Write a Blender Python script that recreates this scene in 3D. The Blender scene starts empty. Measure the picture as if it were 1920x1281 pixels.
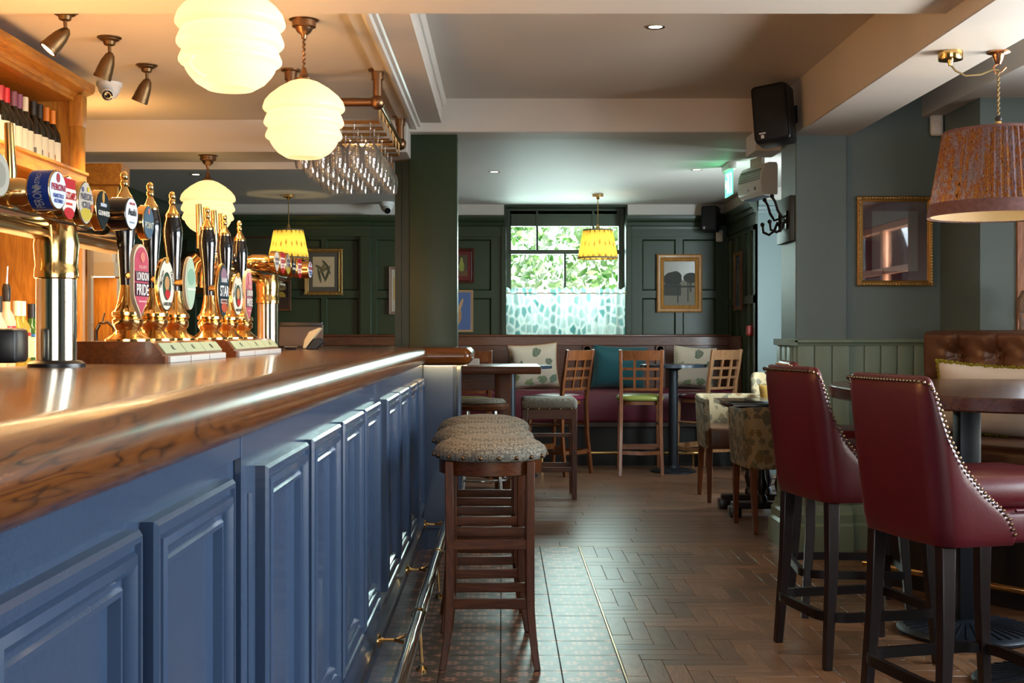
import bpy, bmesh, math, random
from mathutils import Vector, Matrix
random.seed(7)
SC = bpy.context.scene
COL = SC.collection
PI = math.pi
R = math.radians
# ---------------------------------------------------------------- camera, world, sun, lights, exposure
F, VX, VY, H = 2350.0, 942.0, 624.0, 1.22        # focal length and vanishing point measured in the photograph
def X(px, d): return (px - VX) * d / F
def Z(py, d): return H + (VY - py) * d / F
cam = bpy.data.cameras.new('camera'); cam.sensor_width = 36; cam.lens = F / 1920 * 36
cam.shift_x = (960 - VX) / 1920; cam.shift_y = (VY - 640.5) / 1920
cam.clip_start = 0.05
co = bpy.data.objects.new('camera', cam); COL.objects.link(co)
co.location = (0, 0, H); co.rotation_euler = (R(90), 0, 0); SC.camera = co
cam.dof.use_dof = False
SC.view_settings.view_transform = 'Standard'; SC.view_settings.look = 'None'
SC.view_settings.exposure = .92; SC.view_settings.gamma = 1.0; SC.view_settings.use_curve_mapping = False
SC.cycles.max_bounces = 8; SC.cycles.diffuse_bounces = 4; SC.cycles.glossy_bounces = 4
SC.cycles.transparent_max_bounces = 24; SC.cycles.transmission_bounces = 6
SC.cycles.sample_clamp_indirect = 4.0; SC.cycles.caustics_reflective = False; SC.cycles.caustics_refractive = False
SC.cycles.use_denoising = True
SUN_TRAVEL = Vector((-1, 1.5, -1.75)).normalized()
w = bpy.data.worlds.new('sky'); SC.world = w; w.use_nodes = True
nt = w.node_tree; bg = nt.nodes['Background']
sky = nt.nodes.new('ShaderNodeTexSky'); sky.sky_type = 'NISHITA'; sky.sun_disc = False
sky.sun_elevation = R(45); sky.sun_rotation = R(146); sky.air_density = 1.0; sky.dust_density = 2.0
nt.links.new(sky.outputs[0], bg.inputs[0]); bg.inputs[1].default_value = 0.3

def light(name, kind, loc, energy, color, **k):
    l = bpy.data.lights.new(name, kind); l.energy = energy; l.color = color
    o = bpy.data.objects.new(name, l); COL.objects.link(o); o.location = loc
    d = k.pop('aim', None); par = k.pop('parent', None)
    for a, v in k.items(): setattr(l, a, v)
    if d is not None: o.rotation_euler = Vector(d).to_track_quat('-Z', 'Y').to_euler()
    if par: o.parent = par
    return o
light('sun', 'SUN', (6, -6, 9), 6.0, (1, .93, .82), angle=R(.6), aim=SUN_TRAVEL)
DAY = (.80, .91, 1.0)
light('daylight_right_window', 'AREA', (4.15, 3.2, 2.2), 300, DAY, shape='RECTANGLE', size=4.0, size_y=1.4, aim=(-1, 0, -.35))
light('daylight_front_window', 'AREA', (.3, -2.75, 1.6), 14, (.70, .85, 1), shape='RECTANGLE', size=3.4, size_y=1.6, aim=(0, 1, -.1))
light('daylight_terrace_door', 'AREA', (3.0, 9.1, 1.5), 130, (.80, .95, 1), shape='RECTANGLE', size=1.4, size_y=1.5, aim=(-.5, 1, -.1))
light('daylight_back_window', 'AREA', (.62, 12.95, 2.1), 44, (.72, .95, .88), shape='RECTANGLE', size=1.1, size_y=.8, aim=(0, -1, -.5))
light('ground_bounce_right', 'AREA', (4.3, 3.2, .9), 290, (1, .93, .84), shape='RECTANGLE', size=4.0, size_y=1.0, aim=(-1, 0, .55))
light('ground_bounce_front', 'AREA', (.3, -2.85, 1.0), 45, (1, .93, .84), shape='RECTANGLE', size=3.2, size_y=1.0, aim=(0, .8, .9))
light('daylight_bay_window', 'AREA', (3.13, 6.85, 1.5), 22, (.9, .96, 1), shape='RECTANGLE', size=.8, size_y=.9, aim=(-.3, -1, .35))
WARM = (1, .50, .15)

# ---------------------------------------------------------------- helpers: materials
def lin(h):
    h = h.lstrip('#'); v = [int(h[i:i+2], 16) / 255 for i in (0, 2, 4)]
    return tuple((c / 12.92 if c <= .04045 else ((c + .055) / 1.055) ** 2.4) for c in v) + (1,)
class N:
    """tiny wrapper round a node tree"""
    def __init__(s, name):
        s.m = bpy.data.materials.new(name); s.m.use_nodes = True; s.t = s.m.node_tree
        s.b = s.t.nodes['Principled BSDF']; s.out = s.t.nodes['Material Output']
    def n(s, typ, ins=None, **k):
        x = s.t.nodes.new('ShaderNode' + typ)
        for a, v in k.items(): setattr(x, a, v)
        for a, v in (ins or {}).items(): s.set(x.inputs[a], v)
        return x
    def set(s, sock, v):
        if isinstance(v, bpy.types.NodeSocket): s.t.links.new(v, sock)
        else: sock.default_value = v
    def math(s, op, a, b=0, c=0):
        x = s.t.nodes.new('ShaderNodeMath'); x.operation = op
        s.set(x.inputs[0], a); s.set(x.inputs[1], b); s.set(x.inputs[2], c); return x.outputs[0]
    def mix(s, f, a, b):
        x = s.t.nodes.new('ShaderNodeMix'); x.data_type = 'RGBA'
        s.set(x.inputs[0], f); s.set(x.inputs[6], a); s.set(x.inputs[7], b); return x.outputs[2]
    def ramp(s, f, pts):
        x = s.t.nodes.new('ShaderNodeValToRGB'); s.set(x.inputs[0], f)
        e = x.color_ramp.elements
        while len(e) < len(pts): e.new(.5)
        for i, (p, c) in enumerate(pts):
            e[i].position = p; e[i].color = c if len(c) == 4 else (*c, 1)
        return x.outputs[0]
    def obj(s, scale=(1, 1, 1), rot=(0, 0, 0), loc=(0, 0, 0)):
        tc = s.n('TexCoord'); mp = s.n('Mapping', {'Vector': tc.outputs['Object'], 'Scale': scale, 'Rotation': rot, 'Location': loc})
        return mp.outputs[0]
    def noise(s, v, scale, detail=3, rough=.5, dist=0):
        return s.n('TexNoise', {'Vector': v, 'Scale': scale, 'Detail': detail, 'Roughness': rough, 'Distortion': dist}).outputs[0]
    def bump(s, h, strength=.2, dist=.01):
        x = s.n('Bump', {'Height': h, 'Strength': strength, 'Distance': dist}); s.set(s.b.inputs['Normal'], x.outputs[0]); return x.outputs[0]
    def rand(s): return s.n('ObjectInfo').outputs['Random']
    def val(s, a, lo, hi):
        x = s.n('MapRange', {'Value': a, 'To Min': lo, 'To Max': hi}); return x.outputs[0]
CACHE = {}
def mat(name, col, rough=.5, metal=0, spec=.5, bump=0, bscale=80, vary=0, vscale=3, coat=0, sheen=0, emit=None, es=1):
    if name in CACHE: return CACHE[name]
    q = N(name); c = lin(col) if isinstance(col, str) else (*col[:3], 1)
    b = q.b.inputs
    b['Roughness'].default_value = rough; b['Metallic'].default_value = metal; b['Specular IOR Level'].default_value = spec
    b['Coat Weight'].default_value = coat; b['Coat Roughness'].default_value = .08; b['Sheen Weight'].default_value = sheen
    if vary:
        v = q.obj(); f = q.noise(v, vscale, 4)
        q.set(b['Base Color'], q.mix(f, tuple(x * (1 - vary) for x in c[:3]) + (1,), tuple(min(1, x * (1 + vary)) for x in c[:3]) + (1,)))
    else: b['Base Color'].default_value = c
    if bump: q.bump(q.noise(q.obj(), bscale, 3), bump, .004)
    if emit:
        b['Emission Color'].default_value = lin(emit) if isinstance(emit, str) else (*emit, 1); b['Emission Strength'].default_value = es
    CACHE[name] = q.m; return q.m
def wood(name, dark, light_, axis='x', scale=1.0, rough=.35, coat=0, vary=.35, bands=.5, spec=.5, lines=None, rep=9):
    if name in CACHE: return CACHE[name]
    q = N(name); st = {'x': (.12, 1, 1), 'y': (1, .12, 1), 'z': (1, 1, .12)}[axis]
    r = q.rand(); off = q.n('CombineXYZ', {0: q.math('MULTIPLY', r, 37), 1: q.math('MULTIPLY', r, 11), 2: q.math('MULTIPLY', r, 23)}).outputs[0]
    tc = q.n('TexCoord').outputs['Object']
    v = q.n('VectorMath', {0: tc, 1: off}, operation='ADD').outputs[0]
    v = q.n('Mapping', {'Vector': v, 'Scale': tuple(a * scale for a in st)}).outputs[0]
    big = q.noise(v, 9, 3, .55, .6)
    rings = q.math('FRACT', q.math('MULTIPLY', big, rep))
    rings = q.math('ABSOLUTE', q.math('SUBTRACT', rings, .5))
    fine = q.noise(v, 110, 4, .65)
    f = q.math('ADD', q.math('MULTIPLY', rings, bands), q.math('MULTIPLY', fine, 1 - bands * .5))
    c = q.ramp(f, [(.12, lin(dark)), (.78, lin(light_))])
    if lines:
        ln = q.ramp(q.math('ADD', rings, q.math('MULTIPLY', q.math('SUBTRACT', fine, .5), .22)), [(.0, (1, 1, 1)), (.09, (0, 0, 0))]); c = q.mix(q.math('MULTIPLY', ln, .75), c, lin(lines))
    hs = q.n('HueSaturation', {'Color': c, 'Value': q.val(r, 1 - vary, 1 + vary)}).outputs[0]
    q.set(q.b.inputs['Base Color'], hs)
    q.b.inputs['Roughness'].default_value = rough; q.b.inputs['Coat Weight'].default_value = coat; q.b.inputs['Coat Roughness'].default_value = .1
    q.b.inputs['Specular IOR Level'].default_value = spec
    q.bump(fine, .05, .002)
    CACHE[name] = q.m; return q.m
def cloth_light(name, build, tr=.5, rough=.9):
    """a lamp or curtain cloth: diffuse plus translucent, colour from build(q)"""
    q = N(name); c = build(q)
    d = q.n('BsdfDiffuse', {'Color': c}); t = q.n('BsdfTranslucent', {'Color': c})
    mx = q.n('MixShader', {0: tr, 1: d.outputs[0], 2: t.outputs[0]})
    q.t.links.new(mx.outputs[0], q.out.inputs[0]); return q.m

# ---------------------------------------------------------------- helpers: meshes
class MB:
    def __init__(s): s.v = []; s.f = []; s.M = Matrix()
    def add(s, vs, fs):
        o = len(s.v); s.v += [tuple(s.M @ Vector(p)) for p in vs]; s.f += [tuple(i + o for i in f) for f in fs]; return s
    def at(s, loc=(0, 0, 0), rot=(0, 0, 0)):
        s.M = Matrix.Translation(loc) @ (Matrix.Rotation(rot[2], 4, 'Z') @ Matrix.Rotation(rot[1], 4, 'Y') @ Matrix.Rotation(rot[0], 4, 'X')); return s
    def box(s, x0, x1, y0, y1, z0, z1):
        return s.add([(x, y, z) for x in (x0, x1) for y in (y0, y1) for z in (z0, z1)],
                     [(0, 1, 3, 2), (4, 6, 7, 5), (0, 4, 5, 1), (2, 3, 7, 6), (0, 2, 6, 4), (1, 5, 7, 3)])
    def rbox(s, x0, x1, y0, y1, z0, z1, r=.01, seg=3):
        """box with rounded edges, by a bmesh bevel"""
        bm = bmesh.new(); bmesh.ops.create_cube(bm, size=1)
        for v in bm.verts: v.co = ((x0 + x1) / 2 + v.co.x * (x1 - x0), (y0 + y1) / 2 + v.co.y * (y1 - y0), (z0 + z1) / 2 + v.co.z * (z1 - z0))
        bmesh.ops.bevel(bm, geom=bm.edges[:], offset=r, segments=seg, profile=.5, affect='EDGES')
        bm.verts.index_update(); s.add([v.co[:] for v in bm.verts], [[v.index for v in f.verts] for f in bm.faces]); bm.free(); return s
    def prism(s, pts, a, b, axis='y'):
        """extrude a polygon; axis is the extrusion axis, pts in the other two (xz for y, yz for x, xy for z)"""
        def p3(p, t): return {'y': (p[0], t, p[1]), 'x': (t, p[0], p[1]), 'z': (p[0], p[1], t)}[axis]
        n = len(pts)
        return s.add([p3(p, a) for p in pts] + [p3(p, b) for p in pts],
                     [tuple(range(n)), tuple(range(2 * n - 1, n - 1, -1))] + [(i, (i + 1) % n, n + (i + 1) % n, n + i) for i in range(n)])
    def lathe(s, prof, n=24, c=(0, 0, 0), axis='z', cap=True, wob=None):
        vs = []; fs = []
        for j, (r, z) in enumerate(prof):
            for i in range(n):
                a = 2 * PI * i / n; rr = r * (wob(a, j) if wob else 1)
                p = (rr * math.cos(a), rr * math.sin(a), z)
                if axis == 'x': p = (p[2], p[0], p[1])
                elif axis == 'y': p = (p[0], p[2], p[1])
                vs.append((p[0] + c[0], p[1] + c[1], p[2] + c[2]))
        for j in range(len(prof) - 1):
            for i in range(n):
                k = (i + 1) % n; fs.append((j * n + i, j * n + k, (j + 1) * n + k, (j + 1) * n + i))
        if cap:
            if prof[0][0] > 1e-4: fs.append(tuple(range(n))[::-1])
            if prof[-1][0] > 1e-4: fs.append(tuple((len(prof) - 1) * n + i for i in range(n)))
        return s.add(vs, fs)
    def cyl(s, p, q, r0, r1=None, n=12):
        return s.tube([p, q], [r0, r0 if r1 is None else r1], n)
    def tube(s, pts, r, n=8, closed=False, sq=None):
        pts = [Vector(p) for p in pts]; m = len(pts); rs = r if isinstance(r, (list, tuple)) else [r] * m
        vs = []; fs = []; ref = None
        for i, p in enumerate(pts):
            if closed: t = pts[(i + 1) % m] - pts[i - 1]
            else: t = pts[min(i + 1, m - 1)] - pts[max(i - 1, 0)]
            t.normalize()
            if ref is None: ref = Vector((0, 0, 1)) if abs(t.z) < .9 else Vector((1, 0, 0))
            u = ref - t * ref.dot(t)
            if u.length < 1e-5: u = t.orthogonal()
            u.normalize(); ref = u; wv = t.cross(u)
            for k in range(n):
                a = 2 * PI * (k + .5) / n
                if sq: c_, s_ = sq[0] * (1 if math.cos(a) > 0 else -1), sq[1] * (1 if math.sin(a) > 0 else -1); q = p + u * c_ * rs[i] + wv * s_ * rs[i]
                else: q = p + u * math.cos(a) * rs[i] + wv * math.sin(a) * rs[i]
                vs.append(q[:])
        for i in range(m if closed else m - 1):
            j = (i + 1) % m
            for k in range(n): l = (k + 1) % n; fs.append((i * n + k, i * n + l, j * n + l, j * n + k))
        if not closed: fs += [tuple(range(n))[::-1], tuple((m - 1) * n + k for k in range(n))]
        return s.add(vs, fs)
    def sphere(s, c, r, n=12, m=8, sz=1):
        return s.lathe([(max(r * math.sin(PI * j / m), 1e-5), -r * sz * math.cos(PI * j / m)) for j in range(m + 1)], n, c, cap=False)
    def ring(s, x0, x1, z0, z1, prof, fill=None):
        """mitred frame in the XZ plane facing -Y; prof = [(inset, proud)]; fill = y of a closing field"""
        o = []
        for ins, pr in prof: o.append([(x0 + ins, -pr, z0 + ins), (x1 - ins, -pr, z0 + ins), (x1 - ins, -pr, z1 - ins), (x0 + ins, -pr, z1 - ins)])
        fs = []
        for j in range(len(o) - 1):
            for i in range(4): k = (i + 1) % 4; fs.append((j * 4 + i, j * 4 + k, j * 4 + 4 + k, j * 4 + 4 + i))
        if fill: fs.append(tuple(len(o) * 4 - 4 + i for i in range(4)))
        return s.add([p for q in o for p in q], fs)
    def grid(s, fn, nu, nv, closed_u=False):
        vs = [fn(i / nu, j / nv) for j in range(nv + 1) for i in range(nu if closed_u else nu + 1)]
        w_ = nu if closed_u else nu + 1; fs = []
        for j in range(nv):
            for i in range(nu): k = (i + 1) % w_; fs.append((j * w_ + i, j * w_ + k, (j + 1) * w_ + k, (j + 1) * w_ + i))
        return s.add(vs, fs)
    def mesh(s, name, smooth=40, recalc=True):
        me = bpy.data.meshes.new(name); me.from_pydata(s.v, [], s.f)
        if recalc:
            bm = bmesh.new(); bm.from_mesh(me); bmesh.ops.recalc_face_normals(bm, faces=bm.faces[:]); bm.to_mesh(me); bm.free()
        if smooth:
            me.polygons.foreach_set('use_smooth', [True] * len(me.polygons)); me.set_sharp_from_angle(angle=R(smooth))
        return me
def link(name, me, m=None, parent=None, loc=None, rot=None, label=None, kind=None):
    if m is not None:
        me.materials.clear()
        for k in (m if isinstance(m, list) else [m]): me.materials.append(k)
    o = bpy.data.objects.new(name, me); COL.objects.link(o)
    if parent: o.parent = parent
    if loc is not None: o.location = loc
    if rot is not None: o.rotation_euler = rot
    if label: o['label'] = label
    if kind: o['kind'] = kind
    return o
def part(name, mb, m, parent, label=None, smooth=40, loc=None, rot=None, kind=None, bev=None, sub=0):
    o = link(name, mb.mesh(name, smooth), m, parent, loc, rot, label, kind)
    if bev:
        b = o.modifiers.new('bevel', 'BEVEL'); b.width = bev; b.segments = 2; b.limit_method = 'ANGLE'
    if sub:
        b = o.modifiers.new('sub', 'SUBSURF'); b.levels = b.render_levels = sub
    return o
def tag(o, label, cat, group=None):
    o['label'] = label; o['category'] = cat
    if group: o['group'] = group
    return o
def thing(name, label, cat, loc=(0, 0, 0), rz=0, group=None):
    o = bpy.data.objects.new(name, None); COL.objects.link(o); o.empty_display_size = .1
    o.location = loc; o.rotation_euler = (0, 0, rz); return tag(o, label, cat, group)
def struct(name, mb, m, parent=None, smooth=40, bev=None, loc=None, rot=None):
    return part(name, mb, m, parent, smooth=smooth, kind='structure', bev=bev, loc=loc, rot=rot)
def dup(root, loc, rz=0, label=None, group=None):
    def cp(o, par):
        c = o.copy(); COL.objects.link(c)
        if par: c.parent = par
        for ch in o.children: cp(ch, c)
        return c
    r = cp(root, None); r.location = loc; r.rotation_euler = (0, 0, rz)
    if label: r['label'] = label
    if group: r['group'] = group
    return r
# lettering, made first while the scene is still small
TXT = {}
def make_text(strings):
    obs = []
    for t in strings:
        cu = bpy.data.curves.new('lettering', 'FONT'); cu.body = t; cu.size = 1; cu.align_x = 'CENTER'; cu.align_y = 'CENTER'; cu.resolution_u = 3; cu.extrude = .01; cu.offset = .012
        o = bpy.data.objects.new('lettering', cu); COL.objects.link(o); obs.append((t, o))
    dg = bpy.context.evaluated_depsgraph_get()
    for t, o in obs:
        me = bpy.data.meshes.new_from_object(o.evaluated_get(dg)); xs = [v.co.x for v in me.vertices]; ys = [v.co.y for v in me.vertices]
        TXT[t] = (me, max(xs) - min(xs), max(ys) - min(ys), (max(xs) + min(xs)) / 2, (max(ys) + min(ys)) / 2)
    for t, o in obs:
        cu = o.data; bpy.data.objects.remove(o); bpy.data.curves.remove(cu)
def text(t, parent, x, z, y, width, height, m, rot=0, name='lettering'):
    """flat lettering in the XZ plane facing -Y, fitted to width x height, centred at x, z"""
    me, w_, h_, cx, cy = TXT[t]; me = me.copy()
    ca, sa = math.cos(rot), math.sin(rot)
    for v in me.vertices:
        a = (v.co.x - cx) / w_ * width; b = (v.co.y - cy) / h_ * height
        v.co = (x + a * ca - b * sa, y - v.co.z * .03, z + a * sa + b * ca)
    return link(name, me, m, parent)
make_text(['PERONI', 'NASTRO', 'AZZURRO', 'CRUZCAMPO', 'NECK', 'OIL', 'GUINNESS', 'Asahi', 'POINT', 'LONDON', 'PRIDE', 'TIMOTHY', "TAYLOR'S", 'LANDLORD', 'DARK', 'STAR', 'HOPHEAD', 'E', 'B', "FULLER'S", 'SUPER DRY'])

# ---------------------------------------------------------------- materials
CREAM = mat('cream_paint', (.60, .555, .50), .6, vary=.04, vscale=2)
CREAM2 = mat('cream_gloss', (.66, .63, .58), .4)
GREEN = mat('dark_green_paint', (.025, .042, .020), .36, spec=.35, vary=.1, bump=.03, bscale=30)
SAGE = mat('blue_grey_green_paint', (.130, .182, .182), .5, vary=.12, vscale=2.2, bump=.25, bscale=25)
DADO = mat('sage_green_paint', (.19, .265, .20), .4, vary=.05)
BLUE = mat('navy_gloss_paint', (.036, .064, .122), .26, vary=.06, bump=.12, bscale=45, coat=.25)
DARKF = mat('dark_floor_bed', '#1d1410', .6)
OAK = wood('amber_oak', '#84490f', '#c68a35', 'z', 1.0, .38, 0, .05)
OAKX = wood('amber_oak_rail', '#7c430e', '#c08130', 'y', 1.0, .38, 0, .05)
TOPW = wood('varnished_bar_top', '#4a240c', '#7a4519', 'y', 1.3, .25, .3, 0, .5, .5, '#1e0d04', 15)
WALN = wood('brown_stained_wood', '#33170a', '#6a3818', 'z', 1.2, .36, 0, .12, .5, .3)
WALNX = wood('brown_stained_rail', '#33170a', '#6c3a1a', 'x', 1.2, .36, 0, .12, .5, .3)
CHAIRW = wood('chestnut_chair_wood', '#3f1e0d', '#7c4724', 'z', 1.4, .3, .25, .1)
DARKW = wood('near_black_wood', '#0c0504', '#20100b', 'z', 1.3, .35, .1, .1)
BENCHW = wood('dark_panel_wood', '#361a0e', '#6e3c22', 'x', 1, .4, .1, .08)
BRASS = mat('polished_brass', (.80, .52, .20), .14, 1, bump=.02, bscale=20)
BRASSD = mat('aged_brass', (.42, .26, .11), .3, 1)
NAILM = mat('antique_nail', (.16, .10, .055), .28, 1)
SPOTM = mat('antique_bronze', (.17, .105, .05), .45, 1)
BRONZE = mat('bronze_metal', (.27, .15, .08), .35, 1)
STEEL = mat('polished_nickel', (.82, .76, .62), .1, 1)
CHROME = mat('chrome', (.75, .75, .75), .12, 1)
BLACK = mat('black_plastic', (.012, .012, .014), .35)
BLACKG = mat('glossy_black', (.006, .006, .008), .12, coat=.5)
IRON = mat('black_iron', (.015, .02, .028), .4, .3)
WHITE = mat('white_plastic', (.72, .71, .68), .4)
REDL = mat('oxblood_leather', (.078, .0045, .008), .36, bump=.08, bscale=160, vary=.12, vscale=5)
BURG = mat('burgundy_vinyl', (.11, .012, .028), .33, bump=.06, bscale=60)
OLIVE = mat('olive_vinyl', (.17, .19, .035), .35)
BROWNL = mat('brown_leather', (.105, .042, .020), .34, vary=.4, vscale=6, bump=.22, bscale=90)
TEAL = mat('teal_velvet', (.005, .095, .115), .7, sheen=.4)
GLOW = mat('lamp_glow', (1, .9, .7), .5, emit=(1, .82, .5), es=9)
def glassmat(name, tint=(1, 1, 1), r=.02, ior=1.45, base=.04):
    q = N(name); fr = q.n('Fresnel', {'IOR': ior}).outputs[0]
    f = q.math('MINIMUM', q.math('ADD', q.math('MULTIPLY', fr, .9), base), 1)
    t = q.n('BsdfTransparent', {'Color': (*tint, 1)}); g = q.n('BsdfGlossy', {'Roughness': r})
    mx = q.n('MixShader', {0: f, 1: t.outputs[0], 2: g.outputs[0]}); q.t.links.new(mx.outputs[0], q.out.inputs[0]); return q.m
GLASS = glassmat('clear_glass', (.98, .98, .97), .03, 1.5, .10)
def _glint_white(m):  # mixes translucent white into the glass, standing in for bright glints
    t = m.node_tree; o = t.nodes['Material Output']; old = o.inputs[0].links[0].from_socket
    d = t.nodes.new('ShaderNodeBsdfTranslucent'); d.inputs[0].default_value = (1, 1, 1, 1); x = t.nodes.new('ShaderNodeMixShader'); x.inputs[0].default_value = .10
    t.links.new(old, x.inputs[1]); t.links.new(d.outputs[0], x.inputs[2]); t.links.new(x.outputs[0], o.inputs[0])
_glint_white(GLASS)
PANE = glassmat('window_pane', (.97, .99, 1), .01, 1.45, 0)
# ---------------------------------------------------------------- patterned materials
def tile_mat():
    q = N('patterned_tile'); T = .217
    v = q.obj((1 / T, 1 / T, 1)); sp = q.n('SeparateXYZ', {0: v})
    ax = q.math('ABSOLUTE', sp.outputs[0]); ay = q.math('ABSOLUTE', sp.outputs[1])
    def flower(cx, cy, Rr):
        dx = q.math('SUBTRACT', ax, cx); dy = q.math('SUBTRACT', ay, cy)
        r = q.math('SQRT', q.math('ADD', q.math('MULTIPLY', dx, dx), q.math('MULTIPLY', dy, dy)))
        th = q.math('ARCTAN2', dy, dx); k = q.math('MULTIPLY_ADD', q.math('COSINE', q.math('MULTIPLY', th, 6)), .20 * Rr, .86 * Rr)
        return q.math('MULTIPLY', q.math('LESS_THAN', r, k), q.math('GREATER_THAN', r, .26 * Rr))
    f = q.math('MAXIMUM', q.math('MAXIMUM', flower(.31, 0, .135), flower(.14, .31, .135)), flower(.5, .5, .12))
    f = q.math('MAXIMUM', f, q.math('LESS_THAN', q.math('ADD', ax, q.math('MULTIPLY', ay, 1.6)), .07))
    base = q.mix(q.noise(v, 7, 3), lin('#51463d'), lin('#695d52'))
    pink = q.mix(q.noise(v, 9, 2), lin('#a87560'), lin('#c3957e'))
    q.set(q.b.inputs['Base Color'], q.mix(f, base, pink)); q.b.inputs['Roughness'].default_value = .34; q.b.inputs['Specular IOR Level'].default_value = .35
    q.bump(q.noise(v, 12, 2), .03, .002); return q.m
TILE = tile_mat()
GROUT = mat('dark_grout', '#2a1c14', .8)
BLOCK = wood('herringbone_wood', '#4a3122', '#8a6546', 'x', .9, .33, 0, .34, .4, .4)  # wide tone spread puts the blocks' differing reflections into their colour, both directions
BLOCKY = wood('herringbone_wood_along', '#4a3122', '#8a6546', 'y', .9, .33, 0, .34, .4, .4)
PLANK = wood('floor_plank_wood', '#4e3527', '#8a6850', 'x', .8, .30, .1, .26, .5, .5)
def ring_fabric():
    q = N('ring_print_fabric'); v = q.obj((66, 66, 66))
    vo = q.n('TexVoronoi', {'Vector': v, 'Scale': 1.0, 'Randomness': .35}); d = vo.outputs['Distance']
    f = q.ramp(d, [(.26, (0, 0, 0)), (.34, (1, 1, 1)), (.46, (1, 1, 1)), (.54, (0, 0, 0))])
    q.set(q.b.inputs['Base Color'], q.mix(f, lin('#67635a'), lin('#989281'))); q.b.inputs['Roughness'].default_value = .85
    q.bump(q.noise(q.obj(), 500, 2), .05, .001); return q.m
RINGF = ring_fabric()
def leaf_fabric(name, ground, leaf, sc, size=.34):
    q = N(name); v = q.obj((sc, sc * 1.0, sc)); v = q.n('VectorMath', {0: v, 1: q.n('Mapping', {'Vector': v}).outputs[0]}).outputs[0] if 0 else v
    vo = q.n('TexVoronoi', {'Vector': v, 'Scale': 1, 'Randomness': .8})
    wob = q.noise(v, 3.2, 2); d = q.math('ADD', vo.outputs['Distance'], q.math('MULTIPLY_ADD', wob, .5, -.25))
    f = q.math('LESS_THAN', d, size)
    pick = q.n('SeparateColor', {0: vo.outputs['Color']}).outputs[0]
    lf = q.ramp(pick, [(.2, lin(leaf[0])), (.5, lin(leaf[1])), (.8, lin(leaf[2]))])
    lf = q.mix(q.math('MULTIPLY', q.noise(v, 9, 3), .5), lf, lin(ground))
    q.set(q.b.inputs['Base Color'], q.mix(f, lin(ground), lf)); q.b.inputs['Roughness'].default_value = .9
    q.bump(q.noise(v, 14, 2), .15, .003); return q.m
CUSHF = leaf_fabric('leaf_print_linen', '#d2c4ae', ('#1f4a35', '#2c6a55', '#6f8a4a'), 7.5, .30)
CUSHW = mat('white_linen', '#cfc6ba', .85, bump=.15, bscale=120, vary=.05)
PEACH = mat('peach_piping', '#c08a60', .8)
TAPES = leaf_fabric('tapestry_fabric', '#8b7a5c', ('#3a3a34', '#6a4a24', '#4c4a34'), 17, .50)
def curtain_col(q):
    v = q.obj((17, 1, 10)); vo = q.n('TexVoronoi', {'Vector': v, 'Scale': 1, 'Randomness': .75}, feature='DISTANCE_TO_EDGE'); v1 = q.n('TexVoronoi', {'Vector': v, 'Scale': 1, 'Randomness': .75})
    f = q.math('MULTIPLY', q.ramp(vo.outputs['Distance'], [(.06, (0, 0, 0)), (.22, (1, 1, 1))]), q.val(q.n('SeparateColor', {0: v1.outputs['Color']}).outputs[0], .25, 1))
    return q.mix(f, lin('#eaf1ec'), lin('#5d9a98'))
CURT = cloth_light('leaf_print_voile', curtain_col, .62)
def ikat_col(q):
    tc = q.n('TexCoord').outputs['Object']; sp = q.n('SeparateXYZ', {0: tc})
    u = q.math('MULTIPLY', q.math('ARCTAN2', sp.outputs[1], sp.outputs[0]), 3.2); z = q.math('MULTIPLY', sp.outputs[2], 15)
    cv = q.n('CombineXYZ', {0: u, 1: q.math('MULTIPLY', z, .55), 2: 0}).outputs[0]
    vo = q.n('TexVoronoi', {'Vector': cv, 'Scale': 1, 'Randomness': .15})
    f = q.ramp(vo.outputs['Distance'], [(.10, (.9, .9, .9)), (.30, (0, 0, 0))])
    return q.mix(f, (.86, .60, .12, 1), (.22, .13, .02, 1))
IKAT = cloth_light('yellow_ikat_cloth', ikat_col, .55)
def shade_col(q):
    tc = q.n('TexCoord').outputs['Object']; v = q.n('Mapping', {'Vector': tc, 'Scale': (60, 60, 34)}).outputs[0]
    sp = q.n('SeparateXYZ', {0: tc}); an = q.math('ARCTAN2', sp.outputs[1], sp.outputs[0])
    st = q.noise(q.n('CombineXYZ', {0: q.math('MULTIPLY', an, 11), 1: q.math('MULTIPLY', sp.outputs[2], 2.5), 2: 3}).outputs[0], 1.6, 3, .6)
    n1 = q.noise(v, 1.1, 4, .7, 1.2); f = q.math('ADD', q.math('MULTIPLY', n1, .55), q.math('MULTIPLY', st, .55))
    return q.ramp(f, [(.34, lin('#22403f')), (.43, lin('#5b2a20')), (.49, lin('#b58a52')), (.54, lin('#7d3f24')), (.59, lin('#9a94a4')), (.70, lin('#5a4258'))])
SHADEF = cloth_light('pleated_paisley_cloth', shade_col, .6)
def globe_mat():
    q = N('opal_glass'); c = (1, .90, .70, 1)
    t = q.n('BsdfTranslucent', {'Color': c}); d = q.n('BsdfDiffuse', {'Color': (.9, .86, .78, 1)}); g = q.n('BsdfGlossy', {'Roughness': .1})
    m1 = q.n('MixShader', {0: .4, 1: t.outputs[0], 2: d.outputs[0]}); m2 = q.n('MixShader', {0: .04, 1: m1.outputs[0], 2: g.outputs[0]})
    e = q.n('Emission', {'Color': (1, .60, .20, 1), 'Strength': .14}); a = q.n('AddShader', {0: m2.outputs[0], 1: e.outputs[0]})
    q.t.links.new(a.outputs[0], q.out.inputs[0]); return q.m
OPAL = globe_mat()

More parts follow.
